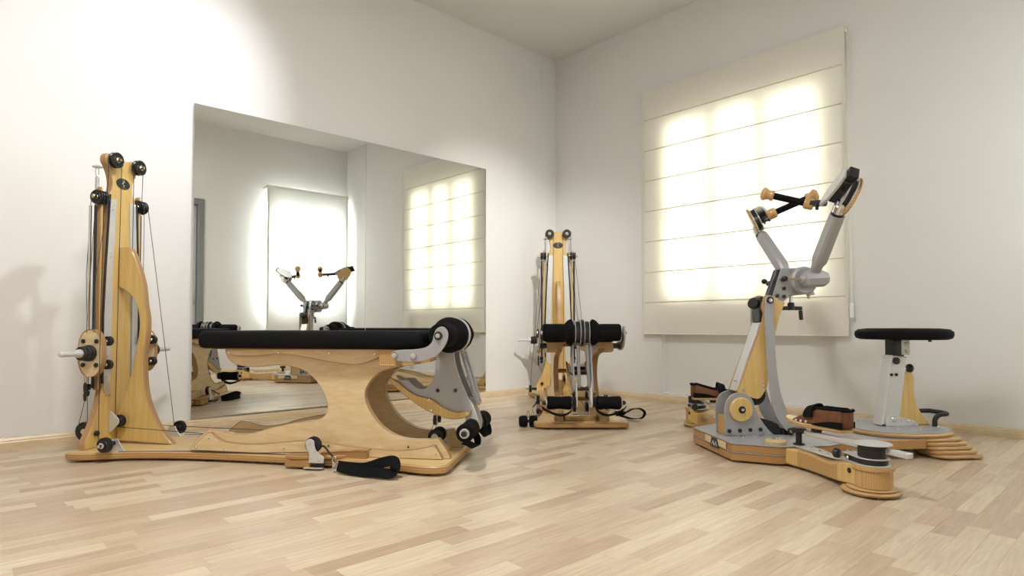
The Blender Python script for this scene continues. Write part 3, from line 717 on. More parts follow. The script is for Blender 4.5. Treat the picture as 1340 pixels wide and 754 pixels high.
    for s in (-1, 1):
        # aluminium face plate, black edge strip
        zt, zb = 1.30, 0.30
        ap = [(s*(hwz(zt)-0.044), zt), (s*(hwz(zt)-0.002), zt-0.012), (s*(hwz(0.95)-0.002), 0.95), (s*(hwz(0.70)-0.002), 0.70), (s*(hwz(0.40)-0.002), 0.40), (s*(hwz(0.37)-0.006), zb+0.03), (s*(hwz(zb)-0.03), zb), (s*(hwz(0.70)-0.050), zb), (s*(hwz(0.70)-0.052), 0.70), (s*(hwz(0.95)-0.048), 0.95)]
        al = ext('face_plate', ap, 'yz', -0.0015, 0.0035, ['silver_white'], T, 0.001)
        for z in (1.265, 1.24, 1.02, 0.995, 0.79, 0.765, 0.58, 0.555, 0.42, 0.395): bolt('rivet', (0.0035, s*(hwz(z)-0.022), z), (1, 0, 0), 0.0042, al, 'aluminium')
        tube('guide_strip', [(0.004, s*(hwz(z)+0.005), z) for z in (1.315, 1.16, 0.95, 0.70, 0.5, 0.36)], 0.0055, 'black_plastic', T, 8)
        # rear rail that carries the weight slide
        rs = ext('slide_rail', [(s*0.120, 0.33), (s*0.136, 0.33), (s*0.136, 1.33), (s*0.130, 1.345), (s*0.120, 1.335)], 'yz', -0.036, -0.006, ['birch_upright', 'edge_x'], T, 0.003)
        box('rail_bracket', -0.050, -0.0405, min(s*0.086, s*0.1195), max(s*0.086, s*0.1195), 1.20, 1.24, 'silver_white', rs, 0.002)
        box('rail_bracket', -0.050, -0.0405, min(s*0.108, s*0.1195), max(s*0.108, s*0.1195), 0.40, 0.44, 'silver_white', rs, 0.002)
        cyl('slide_rod', 0.007, (-0.022, s*0.150, 0.34), (-0.022, s*0.150, 1.25), 'black_plastic', T, 12)
        cyl('slide_rod', 0.007, (-0.052, s*0.150, 0.34), (-0.052, s*0.150, 1.25), 'chrome', T, 12)
        cyl('rod_stop', 0.016, (-0.052, s*0.150, 0.33), (-0.052, s*0.150, 0.36), 'black_rubber', T, 12)
        lathe('rod_stop', [(0, 0.298), (0.008, 0.30), (0.012, 0.31), (0.012, 0.325), (0, 0.33)], (-0.052, s*0.150, 0), (0, 0, 1), 'black_rubber', T, 12)
        # counter-spring rod with cap
        cyl('spring_rod', 0.009, (-0.052, s*0.112, 1.20), (-0.052, s*0.112, 1.40), 'aluminium', T, 12)
        tube('rod_loop', [(-0.052, s*0.112+0.010*math.sin(t), 1.425+0.028*math.cos(t)) for t in [i*math.pi/8 for i in range(16)]], 0.0022, 'chrome', T, 6, True)
        lathe('rod_cap', [(0, 0), (0.021, 0.0), (0.024, 0.005), (0.012, 0.012), (0, 0.014)], (-0.052, s*0.112, 1.448), (0, 0, 1), 'silver_white', T, 16)
        # top pulleys
        tp = wheel('top_pulley', (0.025, s*0.079, 1.491), (1, 0, 0), 0.040, 0.026, T, 'chrome', True, 0.36)
        bolt('axle_nut', (0.042, s*0.079, 1.491), (1, 0, 0), 0.009, tp, 'brass', 0.016)
        # side pulleys
        sw = wheel('side_wheel', (-0.012, s*0.122, 1.290), (0, 1, 0), 0.036, 0.020, T, 'chrome')
        sw = wheel('side_wheel', (-0.012, s*0.150, 1.290), (0, 1, 0), 0.036, 0.020, T, 'chrome')
        cyl('wheel_axle', 0.010, (-0.012, s*0.088, 1.290), (-0.012, s*0.182, 1.290), 'brass', sw, 12)
        # weight carriage
        cx, cz, cy = 0.004, 0.515, 0.180
        pts = []
        for a in range(36):
            t = 2*math.pi*a/36; pts.append((cx+0.066*math.copysign(abs(math.cos(t))**0.85, math.cos(t)), cz+0.116*math.copysign(abs(math.sin(t))**0.85, math.sin(t))))
        pts = [(x-0.004, z) for x, z in pts]; cx -= 0.004
        cr = ext('weight_carriage', pts, 'xz', s*(cy-0.012), s*(cy+0.012), ['birch', 'edge_y'], T, 0.004)
        for dx in (-0.036, 0.036):
            for dz in (-0.058, 0.058): knob('carriage_knob', (cx+dx, s*(cy+0.012), cz+dz), (0, s, 0), 0.011, cr, 0.008)
        for dz in (-0.058, 0.058): wheel('guide_wheel', (cx+0.062, s*(cy-0.028), cz+dz), (0, 1, 0), 0.024, 0.022, cr)
        bm = bmesh.new()
        for i in range(3): bm_lathe(bm, cyl_prof(0.040-0.003*i, cy+0.012+i*0.020, cy+0.031+i*0.020, 0.004), (cx, 0, cz), (0, s, 0), 28)
        from_bm('weight_disc', bm, 'black_rubber', cr)
        lathe('weight_post', [(0, cy), (0.021, cy+0.07), (0.021, cy+0.085), (0.012, cy+0.10), (0.012, cy+0.178), (0.009, cy+0.186), (0, cy+0.188)], (cx, 0, cz), (0, s, 0), 'silver_white', cr, 16)
        # hook below the carriage
        tube('carriage_hook', [(cx-0.035+0.006*math.sin(t), s*cy, cz-0.128+0.018*math.cos(t)) for t in [i*math.pi/8 for i in range(16)]], 0.0022, 'brass', cr, 6, True)
        lathe('cord_sleeve', [(0, -0.09), (0.006, -0.09), (0.008, -0.06), (0.006, -0.05), (0.008, -0.03), (0.005, 0.0), (0, 0)], (cx-0.035, s*cy, cz-0.145), (0, 0, 1), 'black_rubber', cr, 10)
        # pulleys at the foot of the tower
        wheel('heel_pulley', (-0.091, s*0.112, 0.120), (0, 1, 0), 0.048, 0.026, T)
        fpul = wheel('foot_pulley', (0.150, s*0.262, 0.086), (0, 1, 0), 0.036, 0.022, T)
        cyl('pulley_axle', 0.011, (0.150, s*0.205, 0.086), (0.150, s*0.25, 0.086), 'black_plastic', fpul, 12)
        lathe('axle_end', [(0, 0.274), (0.014, 0.274), (0.014, 0.284), (0.008, 0.288), (0.008, 0.300), (0, 0.301)], (0.150, 0, 0.086), (0, s, 0), 'chrome', fpul, 14)
        ext('pulley_bracket', smooth([(0.10, 0.0465, 1), (0.205, 0.0465, 1), (0.178, 0.08), (0.165, 0.103), (0.135, 0.103), (0.122, 0.08)], 3), 'xz', s*0.199, s*0.204, ['silver_white'], fpul, 0.001)
        bp = wheel('board_pulley', (0.044, s*0.050, 0.165), (0, 1, 0), 0.032, 0.018, T)
        ext('pulley_bracket', smooth([(-0.0015, 0.215, 1), (0.012, 0.212), (0.045, 0.185), (0.056, 0.165), (0.045, 0.145), (0.012, 0.115), (-0.0015, 0.112, 1)], 3), 'xz', s*0.066, s*0.0625, ['silver_white'], bp, 0.001)
        knob('board_knob', (-0.002, s*0.150, 0.118), (1, 0, 0), 0.014, T)
        # cords
        ct = 'tower_cord'
        tube(ct, [(0.025, s*0.042, 1.485), (0.022, s*0.046, 0.9), (0.020, s*0.050, 0.17)], 0.0016, 'cord_black', T, 6)
        tube(ct, [(0.018, s*0.117, 1.485), (0.012, s*0.118, 1.31)], 0.0016, 'cord_black', T, 6)
        tube(ct, [(-0.048, s*0.122, 1.288), (-0.046, s*0.150, 0.9), (cx-0.02, s*(cy+0.014), cz+0.10)], 0.0015, 'cable_steel', T, 6)
        tube(ct, [(-0.048, s*0.150, 1.288), (-0.060, s*0.158, 0.9), (-0.075, s*0.118, 0.165)], 0.0015, 'cable_steel', T, 6)
        tube(ct, [(0.024, s*0.150, 1.288), (0.06, s*0.200, 0.8), (0.116, s*0.262, 0.10)], 0.0016, 'cord_black', T, 6)
        tube(ct, [(0.024, s*0.122, 1.288), (-0.005, s*0.160, 0.9), (cx+0.02, s*(cy+0.014), cz+0.10)], 0.0015, 'cable_steel', T, 6)
        tube(ct, [(cx-0.035, s*cy, cz-0.23), (-0.132, s*0.116, 0.13)], 0.0016, 'cable_steel', T, 6)
        tube(ct, [(0.046, s*0.050, 0.134), (0.62, s*0.085, 0.115), (1.27, s*0.06, 0.11), (1.66, s*0.04, 0.098)], 0.0016, 'cord_black', T, 6)
    # emblem
    em = ext('emblem', [(0.046*math.cos(2*math.pi*i/28), 1.388+0.028*math.sin(2*math.pi*i/28)) for i in range(28)], 'yz', -0.002, 0.0006, ['dark_plate'], T, 0.0004)
    fig = spline3([(0, -0.006, 1.406), (0, 0.006, 1.402), (0, -0.002, 1.394), (0, -0.006, 1.386), (0, 0.004, 1.380), (0, 0.001, 1.371)], 4)
    tube('emblem_figure', [(0.0011, p.y, p.z) for p in fig], [0.0012]+[0.0024]*(len(fig)-2)+[0.0012], 'gold_print', em, 6)
    tube('emblem_figure', [(0.0011, 0.004, 1.409), (0.0011, 0.007, 1.411)], 0.002, 'gold_print', em, 6)
    tube('emblem_figure', [(0.0011, -0.020, 1.368), (0.0011, 0, 1.3665), (0.0011, 0.020, 1.368)], 0.0009, 'gold_print', em, 6)
    return T

TA = build_tower()
TA.location = FA.loc; TA.rotation_euler = (0, 0, FA.rz)
tag(TA, 'birch plywood pulley tower and bench machine standing along the wall mirror', 'exercise machine', 'pulley tower benches')
FB = Frame((0.424, 5.660), -89.5)
TB = copy_tree(TA); TB.location = FB.loc; TB.rotation_euler = (0, 0, FB.rz)
tag(TB, 'birch plywood pulley tower and bench machine in the corner, its padded head end facing out', 'exercise machine', 'pulley tower benches')

# ================================================================== MACHINE WITH TWO HAND ARMS, TWO FOOT ARMS AND A STOOL (local x: towards the stool)
FC = Frame((1.33, 3.20), 6.3)
def cr(off, sc): return lambda pts, y, k=3: outl(FC, pts, y, off, sc, k)
c2C = cr((920, 380), 0.2123); z3C = cr((880, 480), 0.1989); h6 = cr((980, 330), 0.1327)
def mirror_y(pts): return pts + [(x, -y) for x, y in reversed(pts[1:-1])]
def bar(name, p0, p1, w, h, mats, parent, up=(0, 0, 1), bev=0.003):
    p0, p1 = Vector(p0), Vector(p1); M = frame_to(p0, p1-p0, up)
    return box(name, -w/2, w/2, -h/2, h/2, 0, (p1-p0).length, mats, parent, bev, 1, M)
def loft(name, secs, mats, parent, cap=True, angle=40):
    bm = bmesh.new(); R = [[bm.verts.new(p) for p in s] for s in secs]; n = len(R[0])
    for a, b in zip(R, R[1:]):
        for i in range(n): bm.faces.new((a[i-1], a[i], b[i], b[i-1]))
    if cap: bm.faces.new(R[0]); bm.faces.new(R[-1][::-1])
    return from_bm(name, bm, mats, parent, angle)
def local_rg(r, g, z):
    p = Vector((r, g, 0))-FC.o; return Vector((p.dot(FC.x), p.dot(FC.y), z))

def build_shoe(name, c, toe, label, dip=0.0):
    """open sandal-like shoe strapped on a wooden sole plate; c = centre under the sole, toe = heading"""
    t = math.atan2(toe[1], toe[0]); wp = W(FC.o + FC.x*c[0] + FC.y*c[1])
    S = empty(name, (wp.x, wp.y, c[2]), FC.rz+t); tag(S, label, 'shoe', 'strap-in foot shoes')
    o = [(-0.140, 0), (-0.132, 0.034), (-0.09, 0.044), (-0.02, 0.045), (0.06, 0.052), (0.12, 0.046), (0.155, 0.026), (0.166, 0), (0.155, -0.026), (0.12, -0.046), (0.06, -0.052), (-0.02, -0.045), (-0.09, -0.044), (-0.132, -0.034)]
    sole = ext('sole_plate', smooth(o, 3), 'xy', 0, 0.014, ['birch_flat', 'edge_z'], S, 0.004)
    for v in sole.data.vertices:
        if v.co.x > 0.04: v.co.z += 1.5*(v.co.x-0.04)**2
    ext('footbed', smooth([(x*0.9-0.006, y*0.82) for x, y in o], 3), 'xy', 0.0145, 0.022, ['black_foam'], S, 0.003)
    # leather upper: heel counter high, falling to the open toe
    prof = [(-0.130, 0.030, 0.088), (-0.11, 0.037, 0.092), (-0.06, 0.040, 0.090), (-0.01, 0.040, 0.090), (0.03, 0.042, 0.078), (0.07, 0.043, 0.054), (0.105, 0.042, 0.036), (0.125, 0.040, 0.026)]
    for s in (-1, 1):
        secs = []
        for x, w, hgt in prof:
            col = []; hgt -= dip*max(0.0, 1-abs(x+0.02)/0.07)
            for k in range(7):
                a = k/6; col.append((x, s*(w-(0.030 if x > 0.02 else 0.010)*a**2.2), 0.018+(hgt-0.018)*a))
            secs.append(col)
        bm = bmesh.new(); R = [[bm.verts.new(p) for p in c_] for c_ in secs]
        for a, b in zip(R, R[1:]):
            for i in range(6): bm.faces.new((a[i], a[i+1], b[i+1], b[i]))
        u = from_bm('leather_upper', bm, 'brown_leather', S, 60); md = u.modifiers.new('thick', 'SOLIDIFY'); md.thickness = 0.004
        top = [c_[-1] for c_ in secs]
        tube('collar', [(p[0], p[1], p[2]) for p in top[:6]], 0.006, 'black_foam', S, 8)
        ext('heel_rand', smooth([(-0.133, 0.015, 1), (-0.02, 0.015, 1), (0.01, 0.018), (-0.03, 0.030), (-0.08, 0.040), (-0.133, 0.042, 1)], 3), 'xz', s*0.043, s*0.039, ['black_foam'], S, 0.001)
        for x in (0.035, 0.060, 0.085, 0.108): bolt('rivet', (x, s*0.0445, 0.026), (0, s, 0.3), 0.006, S, 'silver_white')
    bm = bmesh.new(); n = 9                                   # heel wrap
    A_ = [[bm.verts.new((-0.130-0.016*math.sin(math.pi*i/(n-1)), 0.030*math.cos(math.pi*i/(n-1)), z)) for i in range(n)] for z in (0.018, 0.05, 0.075, 0.090)]
    for a, b in zip(A_, A_[1:]):
        for i in range(n-1): bm.faces.new((a[i], a[i+1], b[i+1], b[i]))
    u = from_bm('heel_counter', bm, 'brown_leather', S, 60); md = u.modifiers.new('thick', 'SOLIDIFY'); md.thickness = 0.004
    tube('collar', [(-0.130-0.016*math.sin(math.pi*i/8), 0.030*math.cos(math.pi*i/8), 0.091) for i in range(9)], 0.006, 'black_foam', S, 8)
    ribbon('instep_strap', [(0.024, 0.047, 0.046), (0.026, 0.041, 0.072), (0.024, 0.018, 0.094), (0.024, -0.018, 0.094), (0.026, -0.041, 0.072), (0.024, -0.047, 0.046)], (1, 0, -0.35), 0.042, 0.006, 'black_webbing', S, 5)
    return S

def build_arms():
    T = empty('arm_and_leg_machine')
    # ---- base box
    half = mirror_y([(-0.315, 0.0), (-0.315, 0.225), (-0.14, 0.332), (0.11, 0.332), (0.22, 0.275), (0.34, 0.255), (0.34, 0.0)])
    ins = lambda d: _inset(half if _area(half) > 0 else half[::-1], d)
    ext('base_board', ins(0), 'xy', 0.010, 0.046, ['birch_flat', 'lam_z'], T, 0.003)
    ext('base_sheet', ins(-0.002), 'xy', 0.0462, 0.0502, ['grey_powder'], T, 0.001)
    ext('base_board', ins(0.002), 'xy', 0.0504, 0.0868, ['birch_flat', 'lam_z'], T, 0.002)
    top = ext('top_sheet', ins(-0.002), 'xy', 0.087, 0.093, ['grey_powder'], T, 0.0015)
    for x, y in ((-0.25, 0.2), (-0.25, -0.2), (0.1, 0.28), (0.1, -0.28)): cyl('rubber_foot', 0.02, (x, y, 0), (x, y, 0.0115), 'black_rubber', T, 12)
    pnl = box('front_plaque', -0.3205, -0.3165, -0.175, 0.06, 0.052, 0.085, 'birch', T, 0.001)
    em = ext('emblem', [(-0.105, 0.040), (-0.010, 0.040), (-0.025, 0.086), (-0.085, 0.086)], 'yz', -0.3245, -0.3208, ['dark_plate'], pnl, 0.001)
    for d in (-0.018, 0.012): tube('emblem_mark', [(-0.3250, -0.057+d-0.014, 0.050), (-0.3250, -0.057+d, 0.070), (-0.3250, -0.057+d+0.014, 0.050)], 0.0022, 'silver_white', em, 6)
    for x, y in ((-0.20, -0.10), (-0.11, -0.115), (-0.02, -0.125), (0.07, -0.13)):
        bolt('bolt', (x, y, 0.093), (0, 0, 1), 0.014, top); bolt('bolt', (x, -y, 0.093), (0, 0, 1), 0.014, top)
    # ---- slab under the stool
    sl = mirror_y([(0.20, 0.0), (0.20, 0.235), (0.45, 0.262), (0.66, 0.262), (0.66, 0.0)])
    ext('beam_board', sl, 'xy', 0.0512, 0.0865, ['birch_flat', 'lam_z'], T, 0.003) if False else ext('beam_board', mirror_y([(0.342, 0.0), (0.342, 0.25), (0.50, 0.268), (0.66, 0.262), (0.66, 0.0)]), 'xy', 0.050, 0.0965, ['grey_powder', 'lam_z'], T, 0.003)
    # ---- flywheel plates
    wp = [(350, 455, 1), (348, 370), (343, 300), (355, 235), (385, 190), (440, 170), (495, 185), (530, 225), (548, 280), (575, 335), (620, 400), (672, 452, 1)]
    Wp = z3C(wp, -0.056)
    Wp = [(x, max(z, 0.0932)) for x, z in Wp]
    cx, cz = FC.at(968.5, 535.7, -0.056)
    for s in (-1, 1):
        pl = ext('wheel_plate', Wp, 'xz', s*0.056, s*0.046, ['grey_powder'], T, 0.002)
        wd_ = lathe('wooden_disc', [(0, 0.0562), (0.058, 0.0562), (0.060, 0.060), (0.060, 0.072), (0.056, 0.076), (0, 0.076)], (cx, 0, cz), (0, s, 0), 'birch_upright', pl, 40)
        lathe('disc_hub', [(0.0, 0.0762), (0.018, 0.0762), (0.018, 0.080), (0.013, 0.081), (0, 0.081)], (cx, 0, cz), (0, s, 0), 'black_plastic', wd_, 20)
        bolt('bolt', (cx, s*0.081, cz), (0, s, 0), 0.009, wd_, 'chrome', 0.008)
        for q in ((372, 422), (442, 420), (510, 415), (577, 412)):
            x, z = FC.at(880+q[0]*0.1989, 480+q[1]*0.1989, -0.056); knob('bolt_cap', (x, s*0.056, z), (0, s, 0), 0.010, pl, 0.009)
    cyl('wheel_axle', 0.016, (cx, -0.046, cz), (cx, 0.046, cz), 'chrome', T, 16)
    x0, _ = FC.at(880+350*0.1989, 480+450*0.1989, -0.056)
    box('wooden_spacer', x0+0.004, x0+0.044, -0.0455, 0.0455, 0.0932, 0.19, ['lam_y'], T, 0.003)
    # ---- leaning column
    colp = [(-0.196, 0.313, 1), (-0.06, 0.665), (-0.062, 0.74), (-0.045, 0.800), (0.0, 0.800), (0.064, 0.766, 1), (0.012, 0.615), (-0.036, 0.338, 1), (-0.072, 0.283), (-0.111, 0.280)]
    Cp = smooth(colp, 3)
    for s in (-1, 1):
        pn = ext('column_panel', Cp, 'xz', s*0.052, s*0.037, ['birch_upright', 'edge_y'], T, 0.002)
        for q in ((-0.165, 0.325), (-0.060, 0.345)): bolt('bolt', (*[q[0]], s*0.052, q[1]), (0, s, 0), 0.009, pn)
    ext('column_core', [(-0.196, 0.318), (-0.068, 0.664), (-0.02, 0.664), (-0.13, 0.30)], 'xz', -0.0365, 0.0365, ['silver_white'], T, 0.002)
    ext('column_core', [(-0.0665, 0.668), (-0.0665, 0.735), (-0.05, 0.795), (0.02, 0.78), (-0.01, 0.668)], 'xz', -0.0365, 0.0365, ['black_plastic'], T, 0.003)
    bolt('rivet', (-0.181, -0.012, 0.365), (-1, 0, 0.36), 0.005, T); bolt('rivet', (-0.181, 0.012, 0.365), (-1, 0, 0.36), 0.005, T)
    x, z = FC.at(999, 508, 0.0)
    lathe('rear_wheel', [(0, -0.030), (0.048, -0.030), (0.055, -0.022), (0.055, 0.022), (0.048, 0.030), (0, 0.030)], (x-0.055, 0, z-0.03), (0, 1, 0), 'black_rubber', T, 30)
    # clamp knob on the front of the column
    kx, kz = FC.at(986.5, 397.5, -0.01)
    lathe('clamp_knob', [(0, -0.012), (0.024, -0.012), (0.029, -0.005), (0.029, 0.012), (0.02, 0.02), (0, 0.02)], (kx, -0.01, kz), (-0.8, -0.5, 0.2), 'black_plastic', T, 18)
    cyl('clamp_screw', 0.008, (kx, -0.01, kz), (-0.05, 0.0, 0.765), 'chrome', T, 10)
    knob('clamp_knob', (kx+0.03, -0.03, kz+0.018), (-0.3, -0.9, 0.2), 0.014, T)
    # ---- curved struts either side
    st = [(385, 62), (382, 150), (385, 250), (390, 350), (396, 450), (405, 550), (418, 650), (434, 735), (462, 800), (500, 850), (545, 888), (575, 900), (572, 865), (545, 815), (515, 740), (482, 640), (460, 520), (448, 400), (441, 280), (438, 150), (438, 62), (430, 40), (412, 32), (394, 40)]
    Sp = c2C(st, -0.075)
    px_, pz_ = FC.at(1007.5, 393, -0.075)
    for s in (-1, 1):
        sp2 = ext('strut', Sp, 'xz', s*0.076, s*0.066, ['grey_powder'], T, 0.002)
        lathe('pivot_washer', [(0, 0.076), (0.018, 0.076), (0.018, 0.081), (0, 0.081)], (px_, 0, pz_), (0, s, 0), 'black_plastic', sp2, 20)
        bolt('bolt', (px_, s*0.081, pz_), (0, s, 0), 0.011, sp2, 'chrome', 0.006)
        ex, ez = FC.at(880+775*0.1989, 480+425*0.1989, -0.075)
        lathe('pivot_washer', [(0, 0.076), (0.017, 0.076), (0.017, 0.083), (0, 0.083)], (ex, 0, ez), (0, s, 0), 'black_plastic', sp2, 20)
        bolt('bolt', (ex, s*0.083, ez), (0, s, 0), 0.009, sp2, 'brass', 0.006)
    cyl('strut_shaft', 0.009, (px_, -0.066, pz_), (px_, 0.066, pz_), 'chrome', T, 12)
    ex, ez = FC.at(880+775*0.1989, 480+425*0.1989, -0.075)
    cyl('strut_shaft', 0.009, (ex, -0.066, ez), (ex, 0.066, ez), 'chrome', T, 12)
    box('strut_block', ex-0.03, ex+0.03, -0.060, 0.060, 0.0932, ez+0.012, 'black_plastic', T, 0.004)
    pd = z3C([(540, 345, 1), (560, 333), (690, 375), (722, 448, 1), (690, 452), (640, 425), (560, 380)], -0.04)
    ext('tension_lever', [(x, max(z, 0.0935)) for x, z in pd], 'xz', -0.0445, 0.0445, ['black_plastic'], T, 0.004)
    # ---- head
    hd = [(232, 440), (275, 290), (318, 168), (335, 158), (420, 158), (500, 160), (575, 175), (640, 235), (655, 330), (600, 400), (520, 422), (425, 425), (392, 440), (345, 485), (270, 478)]
    Hd = h6(hd, -0.045)
    bk = [(178, 440, 1), (268, 176, 1), (316, 168, 1), (230, 442, 1)]
    Bk = h6(bk, -0.045)
    for s in (-1, 1):
        y_ = -0.045 if s < 0 else 0.022
        hp = ext('head_plate', Hd, 'xz', y_, y_-s*0.009, ['grey_powder'], T, 0.002)
        for q in ((340, 358), (275, 430), (340, 438), (328, 275)):
            x, z = FC.at(980+q[0]*0.1327, 330+q[1]*0.1327, -0.045); knob('bolt_cap', (x, y_, z), (0, s, 0), 0.0095, hp, 0.012)
        for q in ((405, 190), (438, 190), (427, 395), (458, 388)):
            x, z = FC.at(980+q[0]*0.1327, 330+q[1]*0.1327, -0.045); bolt('rivet', (x, y_, z), (0, s, 0), 0.004, hp, 'brass')
    ext('head_edge', Bk, 'xz', -0.0455, -0.016, ['dark_plate'], T, 0.003)
    ext('head_core', _inset(Hd if _area(Hd) > 0 else Hd[::-1], 0.006), 'xz', -0.0355, 0.0125, ['grey_powder'], T, 0.002)
    hx, hz = FC.at(1053, 367, -0.07)
    lathe('head_drum', [(0, -0.078), (0.062, -0.078), (0.072, -0.070), (0.072, 0.070), (0.062, 0.078), (0, 0.078)], (hx, 0, hz), (0, 1, 0), 'grey_powder', T, 36)
    x, z = FC.at(1005.5, 371.5, 0.0)
    lathe('ball_knob', [(0, -0.013), (0.009, -0.010), (0.013, 0), (0.009, 0.010), (0, 0.013)], (x, 0.0, z), (0, 0, 1), 'black_plastic', T, 16)
    cyl('knob_rod', 0.004, (x, 0, z), (x+0.06, 0, z-0.005), 'chrome', T, 8)
    # ---- upper arms
    up = Vector((0.158, 0.346, 1.169)); lo = Vector((0.185, 0.118, 0.915))
    for s in (-1, 1):
        A_ = Vector((lo.x, s*lo.y, lo.z)); B_ = Vector((up.x, s*up.y, up.z)); d = B_-A_; M = frame_to(A_, d, (1, 0, 0)); Ln = d.length
        hub = lathe('arm_hub', [(0, -0.070), (0.022, -0.070), (0.026, -0.062), (0.036, -0.058), (0.042, -0.048), (0.042, 0.045), (0.034, 0.062), (0, 0.062)], (hx+0.03, s*0.108, 0.886), (1, 0, 0.05), 'grey_powder', T, 8, 25)
        bolt('hub_cap', (hx-0.040, s*0.108, 0.8825), (-1, 0, -0.05), 0.020, hub, 'aluminium', 0.006)
        secs = []
        for t, w, h in ((-0.03, 0.017, 0.024), (0.045, 0.019, 0.024), (0.080, 0.034, 0.029), (0.12, 0.034, 0.029), (Ln-0.03, 0.031, 0.028), (Ln, 0.030, 0.027)):
            c = 0.35
            secs.append([M @ Vector((x*w, y*h, t)) for x, y in ((-1, -1+c), (-1, 1-c), (-1+c, 1), (1-c, 1), (1, 1-c), (1, -1+c), (1-c, -1), (-1+c, -1))])
        am = loft('upper_arm', secs, 'grey_powder', T, True, 25)
        for t in (0.10, 0.16, Ln-0.02):
            bolt('rivet', M @ Vector((-0.034 if t < 0.2 else -0.031, 0.008, t)), M.to_3x3() @ Vector((-1, 0, 0)), 0.005, am)
        lathe('wrist_ring', [(0.026, -0.004), (0.029, 0.0), (0.029, 0.010), (0, 0.010)], B_, d, 'black_rubber', am, 24)
        lathe('wrist', [(0.027, 0.010), (0.030, 0.014), (0.030, 0.050), (0.026, 0.054), (0.024, 0.075), (0, 0.075)], B_, d, 'chrome', am, 24)
        # lever with a ball end towards the front
        cyl('arm_lever', 0.005, (hx-0.045, s*0.108, 0.883), (hx-0.12, s*0.100, 0.886), 'brass', hub, 10)
        lathe('lever_ball', [(0, -0.015), (0.011, -0.011), (0.016, 0), (0.011, 0.011), (0, 0.015)], (hx-0.125, s*0.100, 0.886), (0, 0, 1), 'black_plastic', hub, 16)
    # ---- hand platforms
    def hand(c, l, k, base, tip, tail):
        c, l, k = Vector(c), Vector(l).normalized(), Vector(k).normalized(); l = (l-k*l.dot(k)).normalized(); q = k.cross(l)
        M = Matrix(((l.x, q.x, k.x, c.x), (l.y, q.y, k.y, c.y), (l.z, q.z, k.z, c.z), (0, 0, 0, 1)))
        tl = Vector(tail)-c; tx, ty = tl.dot(l), tl.dot(q); tn = math.hypot(tx, ty); tx, ty = tx/tn, ty/tn
        def tear(r, n=30, ext_=0.055):
            out = []
            for i in range(n):
                a = 2*math.pi*i/n; f = max(0.0, math.cos(a))**2
                rr = r*(1-0.28*f)+ext_*f
                out.append((rr*(math.cos(a)*tx-math.sin(a)*ty), rr*(math.cos(a)*ty+math.sin(a)*tx)))
            return out
        p = ext('forearm_plate', smooth([(-0.130, -0.018, 1), (-0.130, 0.018, 1), (-0.06, 0.040, 1), (0.03, 0.040, 1), (0.085, 0.026, 1), (0.085, -0.026, 1), (0.03, -0.036, 1), (-0.06, -0.036, 1)], 1), 'xy', -0.052, -0.038, ['silver_white'], T, 0.003, 35, M)
        for x, y in ((0.02, 0.02), (0.02, -0.02), (-0.06, 0.0)): bolt('rivet', M @ Vector((x, y, -0.052)), -k, 0.004, p)
        ext('pivot_block', rrect(-0.075, 0.068, -0.036, 0.036, 0.010), 'xy', -0.0375, 0.0, ['black_plastic'], T, 0.003, 35, M)
        ext('end_block', rrect(0.070, 0.105, -0.030, 0.030, 0.004), 'xy', -0.0375, 0.006, ['black_plastic'], T, 0.003, 35, M)
        dsk = ext('turn_disc', tear(0.056), 'xy', 0.0005, 0.0055, ['silver_white'], T, 0.001, 35, M)
        ext('turn_body', tear(0.050), 'xy', 0.0057, 0.0298, ['black_plastic'], dsk, 0.002, 35, M)
        ext('turn_disc', tear(0.060), 'xy', 0.030, 0.035, ['silver_white'], T, 0.001, 35, M)
        ext('wooden_palm', tear(0.066, 30, 0.068), 'xy', 0.0355, 0.0475, ['birch_flat', 'edge_z'], T, 0.004, 35, M)
        knob('set_screw', M @ Vector((0.02, 0.036, -0.018)), q, 0.006, T, 0.030)
        base, tip = Vector(base), Vector(tip); d = (tip-base).normalized()
        bar('handle_arm', M @ Vector((-0.118, 0, -0.030)), base, 0.022, 0.034, 'dark_plate', T, k)
        hb = lathe('grip_bar', [(0, 0), (0.015, 0), (0.017, 0.02), (0.017, (tip-base).length-0.02), (0.015, (tip-base).length), (0, (tip-base).length)], base, d, 'black_foam', T, 16)
        lathe('grip_knob', [(0, -0.024), (0.023, -0.024), (0.028, -0.017), (0.029, 0.010), (0.025, 0.021), (0.017, 0.023), (0, 0.023)], base, d, 'knob_wood', hb, 24)
        lathe('grip_knob', [(0, -0.014), (0.023, -0.014), (0.027, -0.004), (0.023, 0.008), (0.025, 0.018), (0.032, 0.030), (0.031, 0.040), (0.021, 0.047), (0, 0.049)], tip, d, 'knob_wood', hb, 24)
        knob('set_screw', base + Vector((0, 0, -0.04)) + (M @ Vector((-0.118, 0, -0.03))-base)*0.5 + Vector((0, 0, 0.03)), (0, 0, -1), 0.008, T, 0.022)
    n0 = local_rg(1.462, 3.02, 1.249); n1 = local_rg(1.305, 3.086, 1.305)
    f0 = local_rg(1.409, 3.32, 1.255); f1 = local_rg(1.573, 3.25, 1.327)
    nx, nz = FC.at(1106, 247, -0.400); fx, fz = FC.at(992, 283, 0.395)
    hand((nx, -0.400, nz), (-0.25, -0.80, 0.55), (0.90, -0.20, -0.36), n0, n1, (0.158, -0.346, 1.169))
    hand((fx, 0.395, fz), (0.05, 0.97, 0.20), (-0.80, 0.43, -0.40), f0, f1, (0.10, 0.346, 1.16))
    # ---- crank under the head
    qx, qz = FC.at(1035, 395, 0.0)
    cyl('crank_post', 0.010, (qx, 0, qz-0.015), (qx, 0, 0.815), 'chrome', T, 14)
